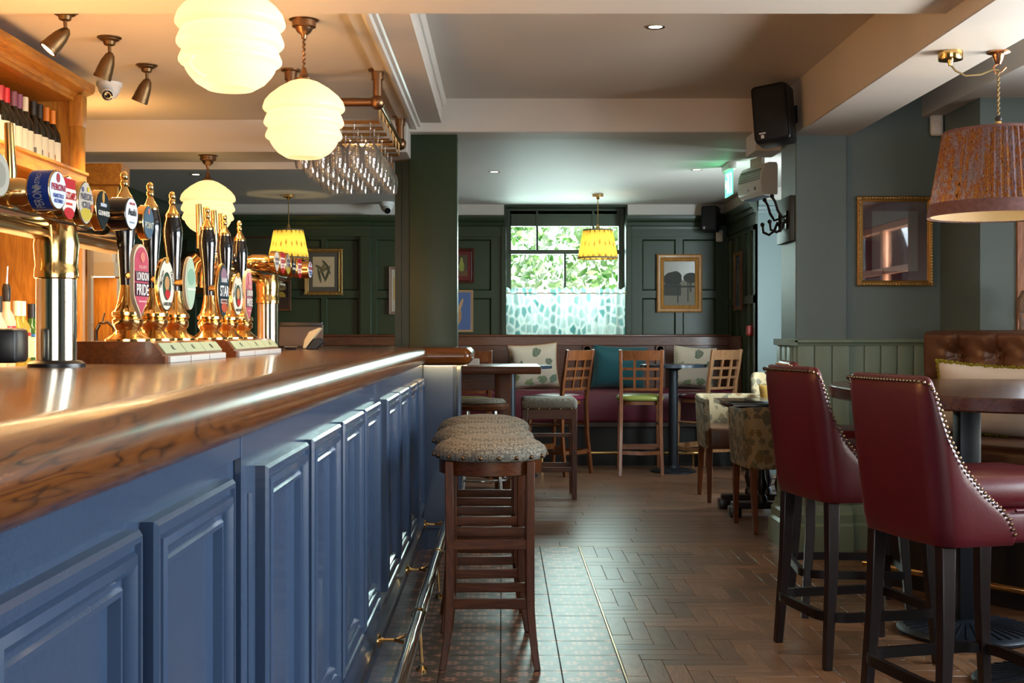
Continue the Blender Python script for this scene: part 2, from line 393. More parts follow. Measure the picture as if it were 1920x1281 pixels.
# ---------------------------------------------------------------- floor
floor = struct('floor', MB().box(-3.3, 3.7, -2.7, 12.7, -.12, -.006), DARKF)
def shared_block(w_, l_, horiz, m, name):
    x, y = (l_, w_) if horiz else (w_, l_); g = .0012
    mb = MB().rbox(-x / 2 + g, x / 2 - g, -y / 2 + g, y / 2 - g, -.006, 0, .0014, 1)
    me = mb.mesh(name); me.materials.append(m); return me
TX1, TY1 = .433, 7.16; TS = .22
tile_me = shared_block(TS, TS, True, TILE, 'tile')
for i in range(4):
    for j in range(15):
        o = link('tile', tile_me, None, floor, (TX1 - TS * (i + .5), TY1 - TS * (j + .5), random.uniform(-.0004, .0004)))
part('grout_bed', MB().box(-.46, TX1, 3.8, TY1, -.006, -.0022), GROUT, floor)
part('threshold_strip', MB().box(TX1 + .001, TX1 + .007, 3.8, TY1, -.006, .0008).box(-.46, 1.66, TY1 + .001, TY1 + .006, -.006, .0008), BRASSD, floor)
HW, HL = .076, .304; hx0, hx1, hy0, hy1 = TX1 + .008, 2.15, 3.95, TY1
hV = shared_block(HW, HL, False, BLOCKY, 'herringbone_block'); hH = shared_block(HW, HL, True, BLOCK, 'herringbone_block')
for k in range(-40, 60):
    for m_ in range(-10, 20):
        bx, by = hx0 + k * HW + m_ * HL, hy0 - .11 - k * HW + m_ * HL
        for (x0, y0, ww, hh, me, mt) in ((bx, by, HW, HL, hV, BLOCKY), (bx + HW, by + HL - HW, HL, HW, hH, BLOCK)):
            a0, a1, b0, b1 = max(x0, hx0), min(x0 + ww, hx1), max(y0, hy0), min(y0 + hh, hy1)
            if a1 - a0 < .012 or b1 - b0 < .012: continue
            if (x0 + ww / 2 - 1.3) > (y0 - 3.9) * .28 + .35: continue     # beyond what the chairs and table leave in sight
            cx, cy = (a0 + a1) / 2, (b0 + b1) / 2
            if a1 - a0 > ww - 1e-4 and b1 - b0 > hh - 1e-4: link('herringbone_block', me, None, floor, (cx, cy, random.uniform(-.0005, .0005)))
            else:
                g = .0012; mb = MB().box((a0 - a1) / 2 + g, (a1 - a0) / 2 - g, (b0 - b1) / 2 + g, (b1 - b0) / 2 - g, -.006, 0)
                link('herringbone_block', mb.mesh('herringbone_block'), mt, floor, (cx, cy, random.uniform(-.0005, .0005)))
part('block_bed', MB().box(TX1 + .008, 2.6, 3.95, TY1, -.006, -.003), BLOCK, floor)
PW, PL = .135, 1.22; pl_me = MB().rbox(-PL / 2 + .001, PL / 2 - .001, -PW / 2 + .0014, PW / 2 - .0014, -.006, 0, .0015, 1).mesh('floor_plank'); pl_me.materials.append(PLANK)
y = TY1 + .007; r_ = 0
while y < 11.6:
    x = -1.5 + (r_ * .43) % PL
    while x < 2.5:
        link('floor_plank', pl_me, None, floor, (x, y + PW / 2, random.uniform(-.0003, .0003))); x += PL
    y += PW; r_ += 1

# ---------------------------------------------------------------- ceiling
ceil = struct('ceiling', MB().box(-3.4, 3.8, -2.8, 7.3, 2.76, 2.86).box(-3.4, 2.8, 7.3, 12.9, 2.76, 2.86), CREAM)
def cpart(name, *a, m=CREAM, **k): return part(name, MB().box(*a), m, ceil, **k)
cpart('coffer_board', -.36, 1.66, 4.6, 7.55, 2.622, 2.77)
cpart('bar_ceiling_board', -3.3, -.36, 4.6, 7.4, 2.46, 2.77)
cpart('front_ceiling_board', -3.3, 1.66, -2.7, 4.22, 2.46, 2.77)
cpart('ceiling_beam', -3.3, 1.66, 4.2, 4.64, 2.40, 2.77, bev=.006)
cpart('ceiling_beam', -.56, 1.66, 7.5, 7.79, 2.42, 2.77, bev=.006)
cpart('ceiling_beam', -3.3, -.555, 7.3, 7.76, 2.273, 2.77, bev=.004)
cpart('beam_lip', -3.3, -.67, 7.74, 7.80, 2.23, 2.5)
cpart('far_ceiling_board', -3.3, 2.8, 7.75, 12.6, 2.47, 2.77)
cpart('side_beam', 1.64, 1.97, -2.7, 7.43, 2.33, 2.77, bev=.006)
cpart('beam_stub', 1.50, 1.66, 7.42, 7.72, 2.30, 2.77)
cpart('bay_ceiling_board', 2.37, 3.7, -2.7, 7.1, 2.437, 2.77)
cove = [(-.60, 2.462), (-.60, 2.448), (-.545, 2.448), (-.53, 2.436), (-.512, 2.436), (-.505, 2.45), (-.49, 2.452), (-.478, 2.465), (-.41, 2.53), (-.395, 2.532), (-.388, 2.545), (-.372, 2.548), (-.366, 2.57), (-.35, 2.572), (-.338, 2.60), (-.338, 2.63), (-.60, 2.63)]
part('cornice', MB().prism(cove, 4.64, 7.5), CREAM2, ceil, smooth=20)

# ---------------------------------------------------------------- walls
def panel_wall(name, x0, x1, z0, z1, cells, depth, m, loc, rz, holes=(), thick=.12, lip=.012):
    """wall facing -Y with recessed panels (each its own piece) and see-through holes"""
    xs = sorted({x0, x1} | {c[i] for c in list(cells) + list(holes) for i in (0, 1)}); zs = sorted({z0, z1} | {c[i] for c in list(cells) + list(holes) for i in (2, 3)})
    mb = MB()
    def inside(lst, a, b): return any(c[0] < a < c[1] and c[2] < b < c[3] for c in lst)
    for i in range(len(xs) - 1):
        for j in range(len(zs) - 1):
            a, b = (xs[i] + xs[i + 1]) / 2, (zs[j] + zs[j + 1]) / 2
            if inside(cells, a, b) or inside(holes, a, b): continue
            mb.add([(xs[i], 0, zs[j]), (xs[i + 1], 0, zs[j]), (xs[i + 1], 0, zs[j + 1]), (xs[i], 0, zs[j + 1])], [(0, 1, 2, 3)])
    for c in cells: mb.ring(c[0], c[1], c[2], c[3], [(0, 0), (lip * .4, -depth * .45), (lip, -depth)])
    for h in holes:
        x, X_, z, Z_ = h
        mb.add([(x, 0, z), (X_, 0, z), (X_, 0, Z_), (x, 0, Z_), (x, thick, z), (X_, thick, z), (X_, thick, Z_), (x, thick, Z_)], [(0, 1, 5, 4), (1, 2, 6, 5), (2, 3, 7, 6), (3, 0, 4, 7)])
    bk = [c for c in holes]
    for i in range(len(xs) - 1):
        for j in range(len(zs) - 1):
            a, b = (xs[i] + xs[i + 1]) / 2, (zs[j] + zs[j + 1]) / 2
            if inside(bk, a, b): continue
            mb.add([(xs[i], thick, zs[j]), (xs[i + 1], thick, zs[j]), (xs[i + 1], thick, zs[j + 1]), (xs[i], thick, zs[j + 1])], [(3, 2, 1, 0)])
    o = part(name, mb, m, None, kind='structure', smooth=0, loc=loc, rot=(0, 0, rz))
    for c in cells:
        part('panel', MB().ring(c[0] + lip, c[1] - lip, c[2] + lip, c[3] - lip, [(0, -depth - .012), (0, -depth), (.004, -depth + .001)], fill=1), m, o, smooth=0)
    return o
WY = 12.25
bx = lambda px: X(px, WY); bz = lambda py: Z(py, WY)
# window opening in the back wall
WX0, WX1, WZT, WZB = bx(949), bx(1173), bz(388), 1.02
cells = [(bx(a), bx(b), bz(d_), bz(c_)) for a, b in ((250, 350), (366, 462), (478, 602), (612, 672), (706, 768), (858, 921), (1204, 1267), (1280, 1342)) for c_, d_ in ((449, 545), (559, 690))]
wall_back = panel_wall('wall_back', -3.3, 2.25, 0, 2.5, cells, .022, GREEN, (0, WY, 0), 0, holes=[(WX0, WX1, WZB, WZT)], thick=.3)
fr_z = bz(405)
def frieze(mb, a, b): mb.box(a, b, -.045, .02, fr_z, 2.475)
mb = MB(); frieze(mb, -3.3, bx(945)); frieze(mb, bx(1176), 2.21)
part('cream_frieze', mb, CREAM, wall_back)
CORN = [(0, 0), (.012, .0), (.016, .03), (.03, .036), (.04, .07), (.06, .08), (.075, .11), (.075, .135), (0, .135)]
def cornice(mb, x0, x1, z, s=1.0): mb.prism([(-a * s, z + b * s) for a, b in CORN], x0, x1, axis='x')
for a, b in ((-3.3, bx(697)), (bx(697), bx(946)), (bx(1174), 2.2)):
    off = -.05 if b < bx(700) else 0
    mb = MB().at((0, off, 0)); cornice(mb, a, b, fr_z - .135)
    mb.box(a, b, -.018, 0, bz(444), fr_z - .13); part('wall_cornice', mb, GREEN, wall_back, smooth=30)
part('pilaster', MB().box(bx(676), bx(697), -.045, .01, .6, fr_z - .1), GREEN, wall_back, bev=.004)
for a, b in ((bx(940), bx(949)), (bx(1173), bx(1184))): part('pilaster', MB().box(a, b, -.03, .01, .6, fr_z - .1), GREEN, wall_back, bev=.004)
# window_1 in the back wall
GF = mat('green_window_paint', (.05, .085, .05), .35)
win = struct('window_1', MB().ring(WX0, WX1, WZB, WZT, [(0, .04), (0, .1), (.05, .1), (.05, .04), (0, .04)]), GF, loc=(0, WY + .30, 0))
wy = WY + .22
tz = (bz(466), bz(474)); my = wy - WY - .3
part('head_panel', MB().box(WX0 + .04, WX1 - .04, my - .02, my + .06, bz(421), WZT - .02), GF, win)
for a in (952, 1006, 1113, 1160): part('cover_strip', MB().box(bx(a), bx(a + 4), my - .035, my - .019, bz(421), WZT - .02), GF, win)
part('transom', MB().box(WX0 + .03, WX1 - .03, my - .03, my + .05, tz[1], tz[0]), GF, win, bev=.005)
for a in (1006, 1113): part('mullion', MB().box(bx(a), bx(a) + .022, my - .01, my + .05, tz[0], bz(421)), GF, win)
part('mullion', MB().box(bx(1059), bx(1059) + .024, my - .01, my + .05, WZB + .03, tz[1]), GF, win)
part('sash_stile', MB().box(WX0 + .035, bx(957), my - .01, my + .05, WZB + .03, bz(421)), GF, win)
part('sash_stile', MB().box(bx(1164), WX1 - .035, my - .01, my + .05, WZB + .03, bz(421)), GF, win)
part('sill', MB().box(WX0 + .01, WX1 - .01, my - .06, my + .08, WZB, WZB + .04), GF, win)
pane_me = []
for a, b, c_, d_ in ((957, 1006, 421, 466), (1009, 1113, 421, 466), (1116, 1164, 421, 466), (957, 1059, 474, 640), (1062, 1164, 474, 640)):
    part('pane', MB().box(bx(a), bx(b), my + .02, my + .024, bz(d_), bz(c_)), PANE, win)
# side wall at the far right, facing the bar
sw = panel_wall('wall_right', 0, 1.45, 0, 2.5, [(a, b, c_, d_) for a, b in ((.1, .36), (.44, .70), (.78, 1.02), (1.10, 1.34)) for c_, d_ in ((1.55, 2.12), (.3, 1.48))], .022, GREEN, (2.2, WY, 0), R(-90))
mb = MB().at((0, 0, 0)); cornice(mb, 0, 1.45, fr_z - .135); mb.box(0, 1.45, -.018, 0, bz(444), fr_z - .13); part('wall_cornice', mb, GREEN, sw, smooth=30)
part('cream_frieze', MB().box(0, 1.45, -.045, .02, fr_z, 2.475), CREAM, sw)
# reveal beside the terrace door
rv = struct('wall_terrace_reveal', MB().box(2.2, 2.75, 10.8, 11.0, 0, 2.36), SAGE)
part('reveal_cornice', MB().prism([(10.8 - a * .7, 2.25 + b * .8) for a, b in CORN], 2.2, 2.75, axis='x'), SAGE, rv, smooth=30)
part('cream_frieze', MB().box(2.2, 2.75, 10.77, 11.0, 2.36, 2.475), CREAM, rv)
struct('wall_terrace', MB().box(2.62, 2.80, 7.3, 8.3, 0, 2.47).box(2.62, 2.80, 10.2, 10.8, 0, 2.47).box(2.62, 2.80, 8.3, 10.2, 2.05, 2.47), SAGE)
door = struct('door_1', MB().ring(-.95, .95, .0, 2.05, [(0, .05), (0, .1), (.06, .1), (.06, .05), (0, .05)]), GF, loc=(2.70, 9.25, 0), rot=(0, 0, R(-90)))
part('meeting_stile', MB().box(-.03, .03, -.09, -.05, .06, 2.0), GF, door); part('lock_rail', MB().box(-.9, .9, -.085, -.055, .85, .95), GF, door)
for a, b in ((-.9, -.03), (.03, .9)): part('pane', MB().box(a, b, -.072, -.068, .06, 2.0), PANE, door)
# pier and picture wall
pier = struct('pier', MB().box(1.65, 1.94, 7.05, 7.42, 0, 2.335), SAGE, bev=.006)
wp = struct('wall_picture', MB().box(1.935, 2.62, 7.085, 7.3, 0, 2.65), SAGE)
capz = Z(638, 7.05)
def dado(x0, x1, y, px):
    o = struct('trim_dado', MB().box(x0, x1, y - .02, y, .2, capz - .02), DADO)
    n = max(1, round((x1 - x0) / .10)); w_ = (x1 - x0) / n
    for i in range(n): part('board', MB().rbox(x0 + i * w_ + .002, x0 + (i + 1) * w_ - .002, y - .03, y - .018, .21, capz - .02, .005, 2), DADO, o)
    part('cap_rail', MB().prism([(y - .05, capz - .012), (y - .05, capz), (y - .045, capz + .006), (y + .005, capz + .006), (y + .005, capz - .03), (y - .036, capz - .03), (y - .04, capz - .018)], x0 - .015, x1 + .01, axis='x'), DADO, o, smooth=30)
    part('skirting', MB().prism([(y, 0), (y - .075, 0), (y - .075, .14), (y - .06, .155), (y - .06, .2), (y - .045, .215), (y - .035, .25), (y, .25)], x0 - .03, x1 + .01, axis='x'), DADO, o, smooth=20)
    return o
dado(1.65, 1.945, 7.05, 0); dado(1.945, 2.5, 7.085, 0)
o = struct('trim_pier_side', MB().box(1.632, 1.65, 7.03, 7.42, .2, capz - .02), DADO)
for i in range(3): part('board', MB().rbox(1.622, 1.634, 7.04 + i * .127, 7.16 + i * .127, .21, capz - .02, .005, 2), DADO, o)
part('cap_rail', MB().box(1.605, 1.65, 7.0, 7.42, capz - .03, capz + .006), DADO, o)
part('skirting', MB().prism([(1.65, 0), (1.575, 0), (1.575, .14), (1.59, .155), (1.59, .2), (1.605, .215), (1.615, .25), (1.65, .25)], 6.98, 7.42), DADO, o, smooth=20)
bay = struct('wall_bay', MB().box(2.474, 2.66, 6.49, 7.3, 0, 2.44).box(2.66, 3.62, 6.49, 6.7, 0, 1.05).box(2.66, 3.62, 6.49, 6.7, 2.08, 2.44), SAGE)
ORW = wood('orange_window_wood', '#7a4426', '#c28355', 'z', 1, .4, .1, .05)
w2 = struct('window_2', MB().ring(2.66, 3.6, 1.05, 2.08, [(0, -.1), (0, .02), (.05, .02), (.05, -.1), (0, -.1)]), ORW, loc=(0, 6.49, 0))
part('mullion', MB().box(3.1, 3.14, .0, .08, 1.1, 2.03), ORW, w2)
for a, b in ((2.71, 3.1), (3.14, 3.55)): part('pane', MB().box(a, b, .04, .044, 1.1, 2.03), PANE, w2)
part('sill', MB().box(2.62, 3.62, -.06, .02, 1.0, 1.05), ORW, w2)
# walls out of frame, with the windows that light the room
wr = struct('wall_right_front', MB().box(3.6, 3.8, -2.7, 1.0, 0, 2.76).box(3.6, 3.8, 5.4, 7.3, 0, 2.76).box(3.6, 3.8, 1.0, 5.4, 0, .9).box(3.6, 3.8, 1.0, 5.4, 2.25, 2.76), SAGE)
w3 = struct('window_3', MB().ring(-2.2, 2.2, .9, 2.25, [(0, .0), (0, .1), (.06, .1), (.06, 0), (0, 0)]), ORW, loc=(3.72, 3.2, 0), rot=(0, 0, R(-90)))
for a in (-1.1, 0, 1.1): part('mullion', MB().box(a - .035, a + .035, -.08, 0, .95, 2.2), ORW, w3)
part('transom', MB().box(-2.15, 2.15, -.07, -.01, 1.78, 1.84), ORW, w3)
for a in (-2.14, -1.06, .04, 1.14): part('pane', MB().box(a, a + 1.0, -.04, -.036, .95, 2.2), PANE, w3)
struct('wall_front', MB().box(-3.4, -1.4, -2.7, -2.5, 0, 2.76).box(2.0, 3.7, -2.7, -2.5, 0, 2.76).box(-1.4, 2.0, -2.7, -2.5, 0, .8).box(-1.4, 2.0, -2.7, -2.5, 2.4, 2.76), SAGE)
w4 = struct('window_4', MB().ring(-1.4, 2.0, .8, 2.4, [(0, .0), (0, .1), (.06, .1), (.06, 0), (0, 0)]), ORW, loc=(0, -2.55, 0), rot=(0, 0, 0))
for a in (-.25, .85): part('mullion', MB().box(a - .03, a + .03, -.08, 0, .85, 2.35), ORW, w4)
struct('wall_left', MB().box(-3.4, -3.2, -2.7, 12.6, 0, 2.76), GREEN)
# green posts behind the bar
post = struct('pillar', MB().rbox(X(767, 7.58), X(857, 7.58), 7.585, 7.77, 0, 2.425, .006, 2), GREEN)
p2 = struct('pillar', MB().box(X(741, 7.72), X(768, 7.7), 7.70, 7.80, 0, 2.30), GREEN)
part('edge_bead', MB().box(X(748, 7.68), X(752, 7.68), 7.685, 7.70, 1.0, 2.24), GREEN, p2)
# outside
ground = struct('ground', MB().box(-30, 30, -30, 40, -.35, -.13), mat('paving_grey', '#8a857c', .9, vary=.2, vscale=1))
def brick():
    q = N('red_brickwork'); v = q.obj(rot=(R(90), 0, R(90)))
    b = q.n('TexBrick', {'Vector': v, 'Color1': lin('#8a4a34'), 'Color2': lin('#a5664a'), 'Mortar': lin('#b9aea2'), 'Scale': 4.2, 'Mortar Size': .02})
    q.set(q.b.inputs['Base Color'], b.outputs[0]); q.b.inputs['Roughness'].default_value = .9; return q.m
hb = struct('building_opposite', MB().box(8, 13, -20, -.8, -.3, 11), brick())
for k in range(6):
    for z in (.9, 3.6, 6.3):
        f = part('window', MB().box(7.95, 8.02, -3.0 - k * 2.6, -1.9 - k * 2.6, z, z + 1.5), WHITE, hb)
        part('pane', MB().box(7.93, 7.95, -2.9 - k * 2.6, -2.0 - k * 2.6, z + .1, z + 1.4), BLACKG, f)
        f['kind'] = 'structure'
def leaves(name, n, box, size, cols, label):
    mb = MB(); ra = random.Random(3)
    for i in range(n):
        x, y, z = (ra.uniform(*b) for b in box); s = size * ra.uniform(.6, 1.4)
        u = Vector((ra.gauss(0, 1), ra.gauss(0, .6), ra.gauss(0, 1))).normalized(); v = u.orthogonal().normalized(); u, v = u * s, v * s * .62; c = Vector((x, y, z))
        mb.add([c - u, c + v, c + u * 1.1, c - v], [(0, 1, 2, 3)])
    def bc(q):
        g = q.n('NewGeometry').outputs['Random Per Island']; return q.ramp(g, [(0, lin(cols[0])), (.5, lin(cols[1])), (1, lin(cols[2]))])
    o = link(name, mb.mesh(name, 0, False), cloth_light(name + '_leaf', bc, .5)); tag(o, label, 'ivy'); o['kind'] = 'stuff'; return o
leaves('ivy', 5200, ((-.5, 1.85), (13.8, 15.2), (-.2, 3.1)), .055, ('#4f8f3e', '#aed08c', '#f2f8e8'), 'bright sunlit green ivy seen through the far window')  # leaf colours whitened, with the overexposed daylight put into them
# ---------------------------------------------------------------- the bar
BX = -.475
bar = thing('panelled_bar', 'long navy panelled bar front with moulded panels under the wooden counter', 'bar', (BX, 0, 0), R(90))
part('carcass', MB().box(-.6, 7.06, 0, .06, 0, 1.045).box(7.05, 7.12, -.225, .06, 0, 1.045), BLUE, bar, smooth=0)
part('return_panel', MB().box(7.035, 7.05, -.20, -.03, .12, 1.04), BLUE, bar, label='plain navy end panel of the bar return', smooth=0, bev=.003)
part('corner_bead', MB().rbox(7.02, 7.06, -.245, -.218, 0, 1.045, .008, 2), BLUE, bar)
part('plinth', MB().prism([(-.0, 0), (-.055, 0), (-.055, .13), (-.047, .14), (-.047, .165), (-.03, .18), (-.02, .2), (-.02, .215), (0, .22)], -.6, 7.03, axis='x'), BLUE, bar, smooth=20)
part('top_rail', MB().box(-.6, 7.04, -.012, 0, 1.0, 1.045), BLUE, bar, smooth=0)
MP = [(0, 0), (.0, .018), (.006, .024), (.013, .024), (.017, .017), (.023, .017), (.027, .024), (.037, .027), (.046, .021), (.051, .011), (.058, .011), (.063, .016), (.070, .016), (.076, .006), (.078, .002)]
for lo, hi, pr in ((2.215, 4.585, .014), (4.585, 7.05, .027)): part('face_board', MB().box(lo, hi, -pr, 0, .2, 1.045), BLUE, bar, smooth=0, bev=.002)
for a, b, pr in ((-.02, .465, 0), (.535, 1.02, 0), (1.09, 1.578, 0), (1.641, 2.126, 0), (2.34, 2.84, .014), (2.91, 3.41, .014), (3.48, 3.97, .014), (4.035, 4.52, .014), (4.66, 5.17, .027), (5.235, 5.73, .027), (5.80, 6.28, .027), (6.35, 6.83, .027)):
    part('panel', MB().at((0, -pr, 0)).ring(a, b, .255, .972, MP, fill=1), BLUE, bar, smooth=30)
part('flute', MB().tube([(2.275, -.012, .30), (2.275, -.012, .93)], .010, 8), BLUE, bar)
top = thing('bar_counter', 'thick varnished wooden bar top with a rounded front edge', 'counter', (0, 0, 0))
nose = [(-.459 + .05 * math.cos(t), 1.09 + .05 * math.sin(t)) for t in [R(-90 + 180 * i / 14) for i in range(15)]]
part('counter_slab', MB().prism(nose + [(-1.16, 1.14), (-1.16, 1.10), (-.60, 1.10), (-.60, 1.04)], -.6, 6.90), TOPW, top, smooth=30)
TOPX = wood('varnished_return_wood', '#3c1c08', '#7a4418', 'x', .62, .2, .55, 0, .55)
part('return_slab', MB().rbox(-1.16, -.165, 6.83, 7.56, 1.04, 1.14, .049, 7), TOPX, top)
part('under_light', MB().box(-.44, -.20, 7.025, 7.03, 1.036, 1.0395), GLOW, top, label='warm light strip under the counter end')
light('counter_strip_light', 'AREA', (-.34, 7.0, 1.034), .5, WARM, shape='RECTANGLE', size=.24, size_y=.03, aim=(0, .25, -1))
rail = thing('bar_foot_rail', 'polished brass foot rail running low along the navy bar front', 'foot rail', (-.30, 0, 0))
part('tube', MB().tube([(0, .2, .2), (0, 6.9, .2)], .024, 16), STEEL, rail)
for yb in (1.6, 2.9, 4.2, 5.45, 6.74):
    b = part('bracket', MB().lathe([(.026, 0), (.026, .006), (.012, .012), (.009, .02)], 12, (-.118, yb, .19), 'x').tube([(-.11, yb, .19), (-.06, yb, .19), (-.025, yb + .05, .195)], .006, 8).tube([(-.06, yb, .19), (-.02, yb - .06, .195)], .006, 8), BRASS, rail, label='brass wall bracket of the foot rail')
    part('collar', MB().lathe([(.0262, -.012), (.029, -.006), (.029, .006), (.0262, .012)], 16, (0, yb + .32, .2), 'y', cap=False), BRASS, rail)
    part('foot', MB().tube([(0, yb + .32, .18), (.01, yb + .32, .03)], .007, 8).lathe([(.022, 0), (.022, .006), (.008, .02)], 12, (.01, yb + .32, .001)), BRASS, rail)
CT = 1.14
# ---------------------------------------------------------------- badges and clips
def outline(kind, w_, h_, n=28):
    pts = []
    for i in range(n):
        t = 2 * PI * i / n; c, s = math.cos(t), math.sin(t)
        if kind == 'round': x, z = c, s
        elif kind == 'oval': x, z = c * (1 - .10 * s * s), s
        elif kind == 'shield': x, z = c * (1 if s > 0 else 1 - .55 * s * s), s * (.82 if s > 0 else 1)
        elif kind == 'clip': x = max(-1, min(1, c * 1.35)) * (1 if s > -.35 else 1 - 1.0 * ((-s - .35) / .65) ** 1.3); z = s
        elif kind == 'leaf': x, z = c * abs(c) ** .25, s
        pts.append((x * w_ / 2, z * h_ / 2))
    return pts
def M_(c, r=.3): return mat('print_' + c.lstrip('#'), c, r)
def badge(name, par, loc, rz, kind, w_, h_, depth, rim, face, decor=(), texts=(), rx=0):
    """plate facing -Y before rotation: rim body (part), face and lettering (sub-parts)"""
    b = part(name, MB().prism(outline(kind, w_, h_), -depth / 2, depth / 2), rim, par, loc=loc, rot=(rx, 0, rz), smooth=35, bev=.002)
    yf = -depth / 2 - .0012
    part('face', MB().prism(outline(kind, w_ * .9, h_ * .92), yf, -depth / 2 + .001), face, b, smooth=35)
    for (k2, x, z, ww, hh, col) in decor:
        if k2 == 'bar': pts = [(-ww / 2, -hh / 2), (ww / 2, -hh / 2), (ww / 2, hh / 2), (-ww / 2, hh / 2)]
        else: pts = outline(k2, ww, hh, 20)
        part('emblem', MB().prism([(p[0] + x, p[1] + z) for p in pts], yf - .0008, yf), M_(col), b, smooth=0); yf -= .0004
    for (t, x, z, ww, hh, col, *ro) in texts: text(t, b, x, z, yf - .0012, ww, hh, M_(col), ro[0] if ro else 0)
    return b
# beer fonts
def font(loc, ylens, tube, handles, label, mx):
    t = thing('beer_font', label, 'beer tap', loc)
    part('base_ring', MB().lathe([(.066, 0), (.066, .008), (.058, .014), (.05, .016)], 28), BLACK, t, label='black rubber base ring')
    part('pillar', MB().lathe([(.046, .012), (.046, .215)], 32, cap=False), STEEL, t)
    part('sleeve', MB().lathe([(.046, .205), (.0505, .208), (.0505, .228), (.048, .235), (.050, .262), (.052, .285), (.045, .33)], 32), BRASS, t)
    part('manifold', MB().tube([(mx, tube[0], .352), (mx, tube[1], .352)], .036, 24).sphere((mx, tube[0], .352), .036, 24, 10).sphere((mx, tube[1], .352), .036, 24, 10), STEEL, t)
    part('under_tray', MB().rbox(mx - .028, mx + .028, tube[0], tube[1], .300, .318, .005, 2), BRASSD, t)
    for i, (y, kind, w_, h_, dep, face, decor, texts) in enumerate(ylens):
        part('tap_body', MB().lathe([(.02, mx - .085), (.024, mx - .08), (.024, -.03), (.030, -.02), (.030, .035), (.024, .05), (.034, .058), (.036, .066)], 18, (0, y, .376), 'x'), BRASS, t)
        badge('tap_badge', t, (.06 + dep / 2, y, .38), R(84), kind, w_, h_, dep, BLACKG if face == ASA['face'] else BRASS, M_(face), decor, texts)
    for y in handles:
        part('tap_handle', MB().tube([(mx - .075, y, .40), (mx - .073, y, .45), (mx - .078, y, .57)], [.010, .013, .011], 14), BRASS, t)
        part('spout', MB().tube([(mx - .08, y, .37), (mx - .105, y, .35), (mx - .118, y, .31), (mx - .122, y, .26)], [.016, .016, .014, .012], 12), BRASS, t)
    return t
PER = dict(kind='round', face='#cfd6e8', decor=[('round', 0, .026, .017, .02, '#9c3a44')], texts=[('PERONI', 0, .006, .062, .014, '#a01f33'), ('NASTRO', 0, -.012, .046, .009, '#22408c'), ('AZZURRO', 0, -.023, .04, .008, '#22408c')])
CRU = dict(kind='leaf', face='#e9dfd2', decor=[('bar', 0, .031, .062, .022, '#b3202a'), ('shield', 0, -.034, .05, .03, '#b3202a'), ('bar', 0, -.014, .03, .005, '#c23a3a')], texts=[('CRUZCAMPO', 0, .004, .066, .017, '#b3202a')])
NEC = dict(kind='leaf', face='#b7ada0', decor=[('shield', .0, -.026, .06, .034, '#b9a43a'), ('round', -.018, .03, .012, .012, '#5a5a78'), ('round', .01, .032, .012, .012, '#c9b12e'), ('round', .028, -.01, .014, .02, '#b5653a')], texts=[('NECK', 0, .014, .056, .015, '#4d4a5e'), ('OIL', 0, -.005, .046, .015, '#4d4a5e')])
GUI = dict(kind='shield', face='#0d1018', decor=[('leaf', 0, .026, .014, .03, '#b58a4a'), ('bar', 0, .008, .034, .008, '#aeb6c4')], texts=[('GUINNESS', 0, -.012, .064, .012, '#e8e4da')])
ASA = dict(kind='round', face='#d5d8df', decor=[('bar', 0, -.022, .03, .004, '#7a8ba0')], texts=[('Asahi', 0, .004, .05, .018, '#15171c'), ('SUPER DRY', 0, .025, .034, .006, '#b3303a')])
POI = dict(kind='oval', face='#41586e', decor=[('bar', 0, .03, .012, .014, '#c0694a')], texts=[('POINT', 0, -.008, .06, .018, '#c9c6b4')])
GRY = dict(kind='round', face='#a9a79c', decor=[('round', 0, 0, .05, .05, '#8d8c80')], texts=[])
FUL = dict(kind='shield', face='#cfc6bb', decor=[('bar', 0, -.012, .04, .01, '#6b6a72')], texts=[("FULLER'S", 0, .006, .056, .012, '#55505a')])
def lens(y, d_, w_=.08, h_=.092, dep=.022): return (y, d_['kind'], w_, h_, dep, d_['face'], d_['decor'], d_['texts'])
f1 = [lens(-.56, GRY, .088, .088, .03), lens(-.30, PER, .084, .084, .05), lens(-.155, CRU, .086, .10), lens(-.04, NEC, .086, .104), lens(.085, GUI, .084, .108), lens(.225, ASA, .084, .084, .05), lens(.475, POI, .08, .095)]
fb1 = font((X(106, 2.94), 2.94, CT), f1, (-.70, .55), (-.10, -.01), 'nearest polished beer font with a row of round and oval tap badges', -.03)
# wrap round the first badge: blue band with the maker's name
blue = part('badge_band', MB().lathe([(.0428, -.024), (.0428, .021)], 36, (0, 0, 0), 'y', cap=False), M_('#1b3f9c'), fb1, loc=(.085, -.30, .38), rot=(0, 0, R(84)), label='blue band round the badge')
for i, (t, a0, hgt) in enumerate((('PERONI', 208, .02), ('NASTRO', 160, .011))):
    me, w_, h_, cx, cy = TXT[t]; me = me.copy(); rr = .0434; L = .052 if i == 0 else .04
    for v in me.vertices:
        a = R(a0) - (v.co.x - cx) / w_ * L / rr; yy = (v.co.y - cy) / h_ * hgt
        v.co = (rr * math.cos(a), yy, rr * math.sin(a))
    link('lettering', me, M_('#e8e6e0'), blue)
f2 = [lens(-.235, FUL, .082, .098), lens(-.10, CRU, .082, .092), lens(.04, NEC, .082, .096), lens(.19, GUI, .08, .094), lens(.35, CRU, .08, .092), lens(.52, PER, .082, .082, .045)]
fb2 = font((X(502, 5.45), 5.45, CT), f2, (-.74, .62), (-.68, -.56, -.43, -.30), 'farther polished beer font beyond the second set of hand pumps', -.058)
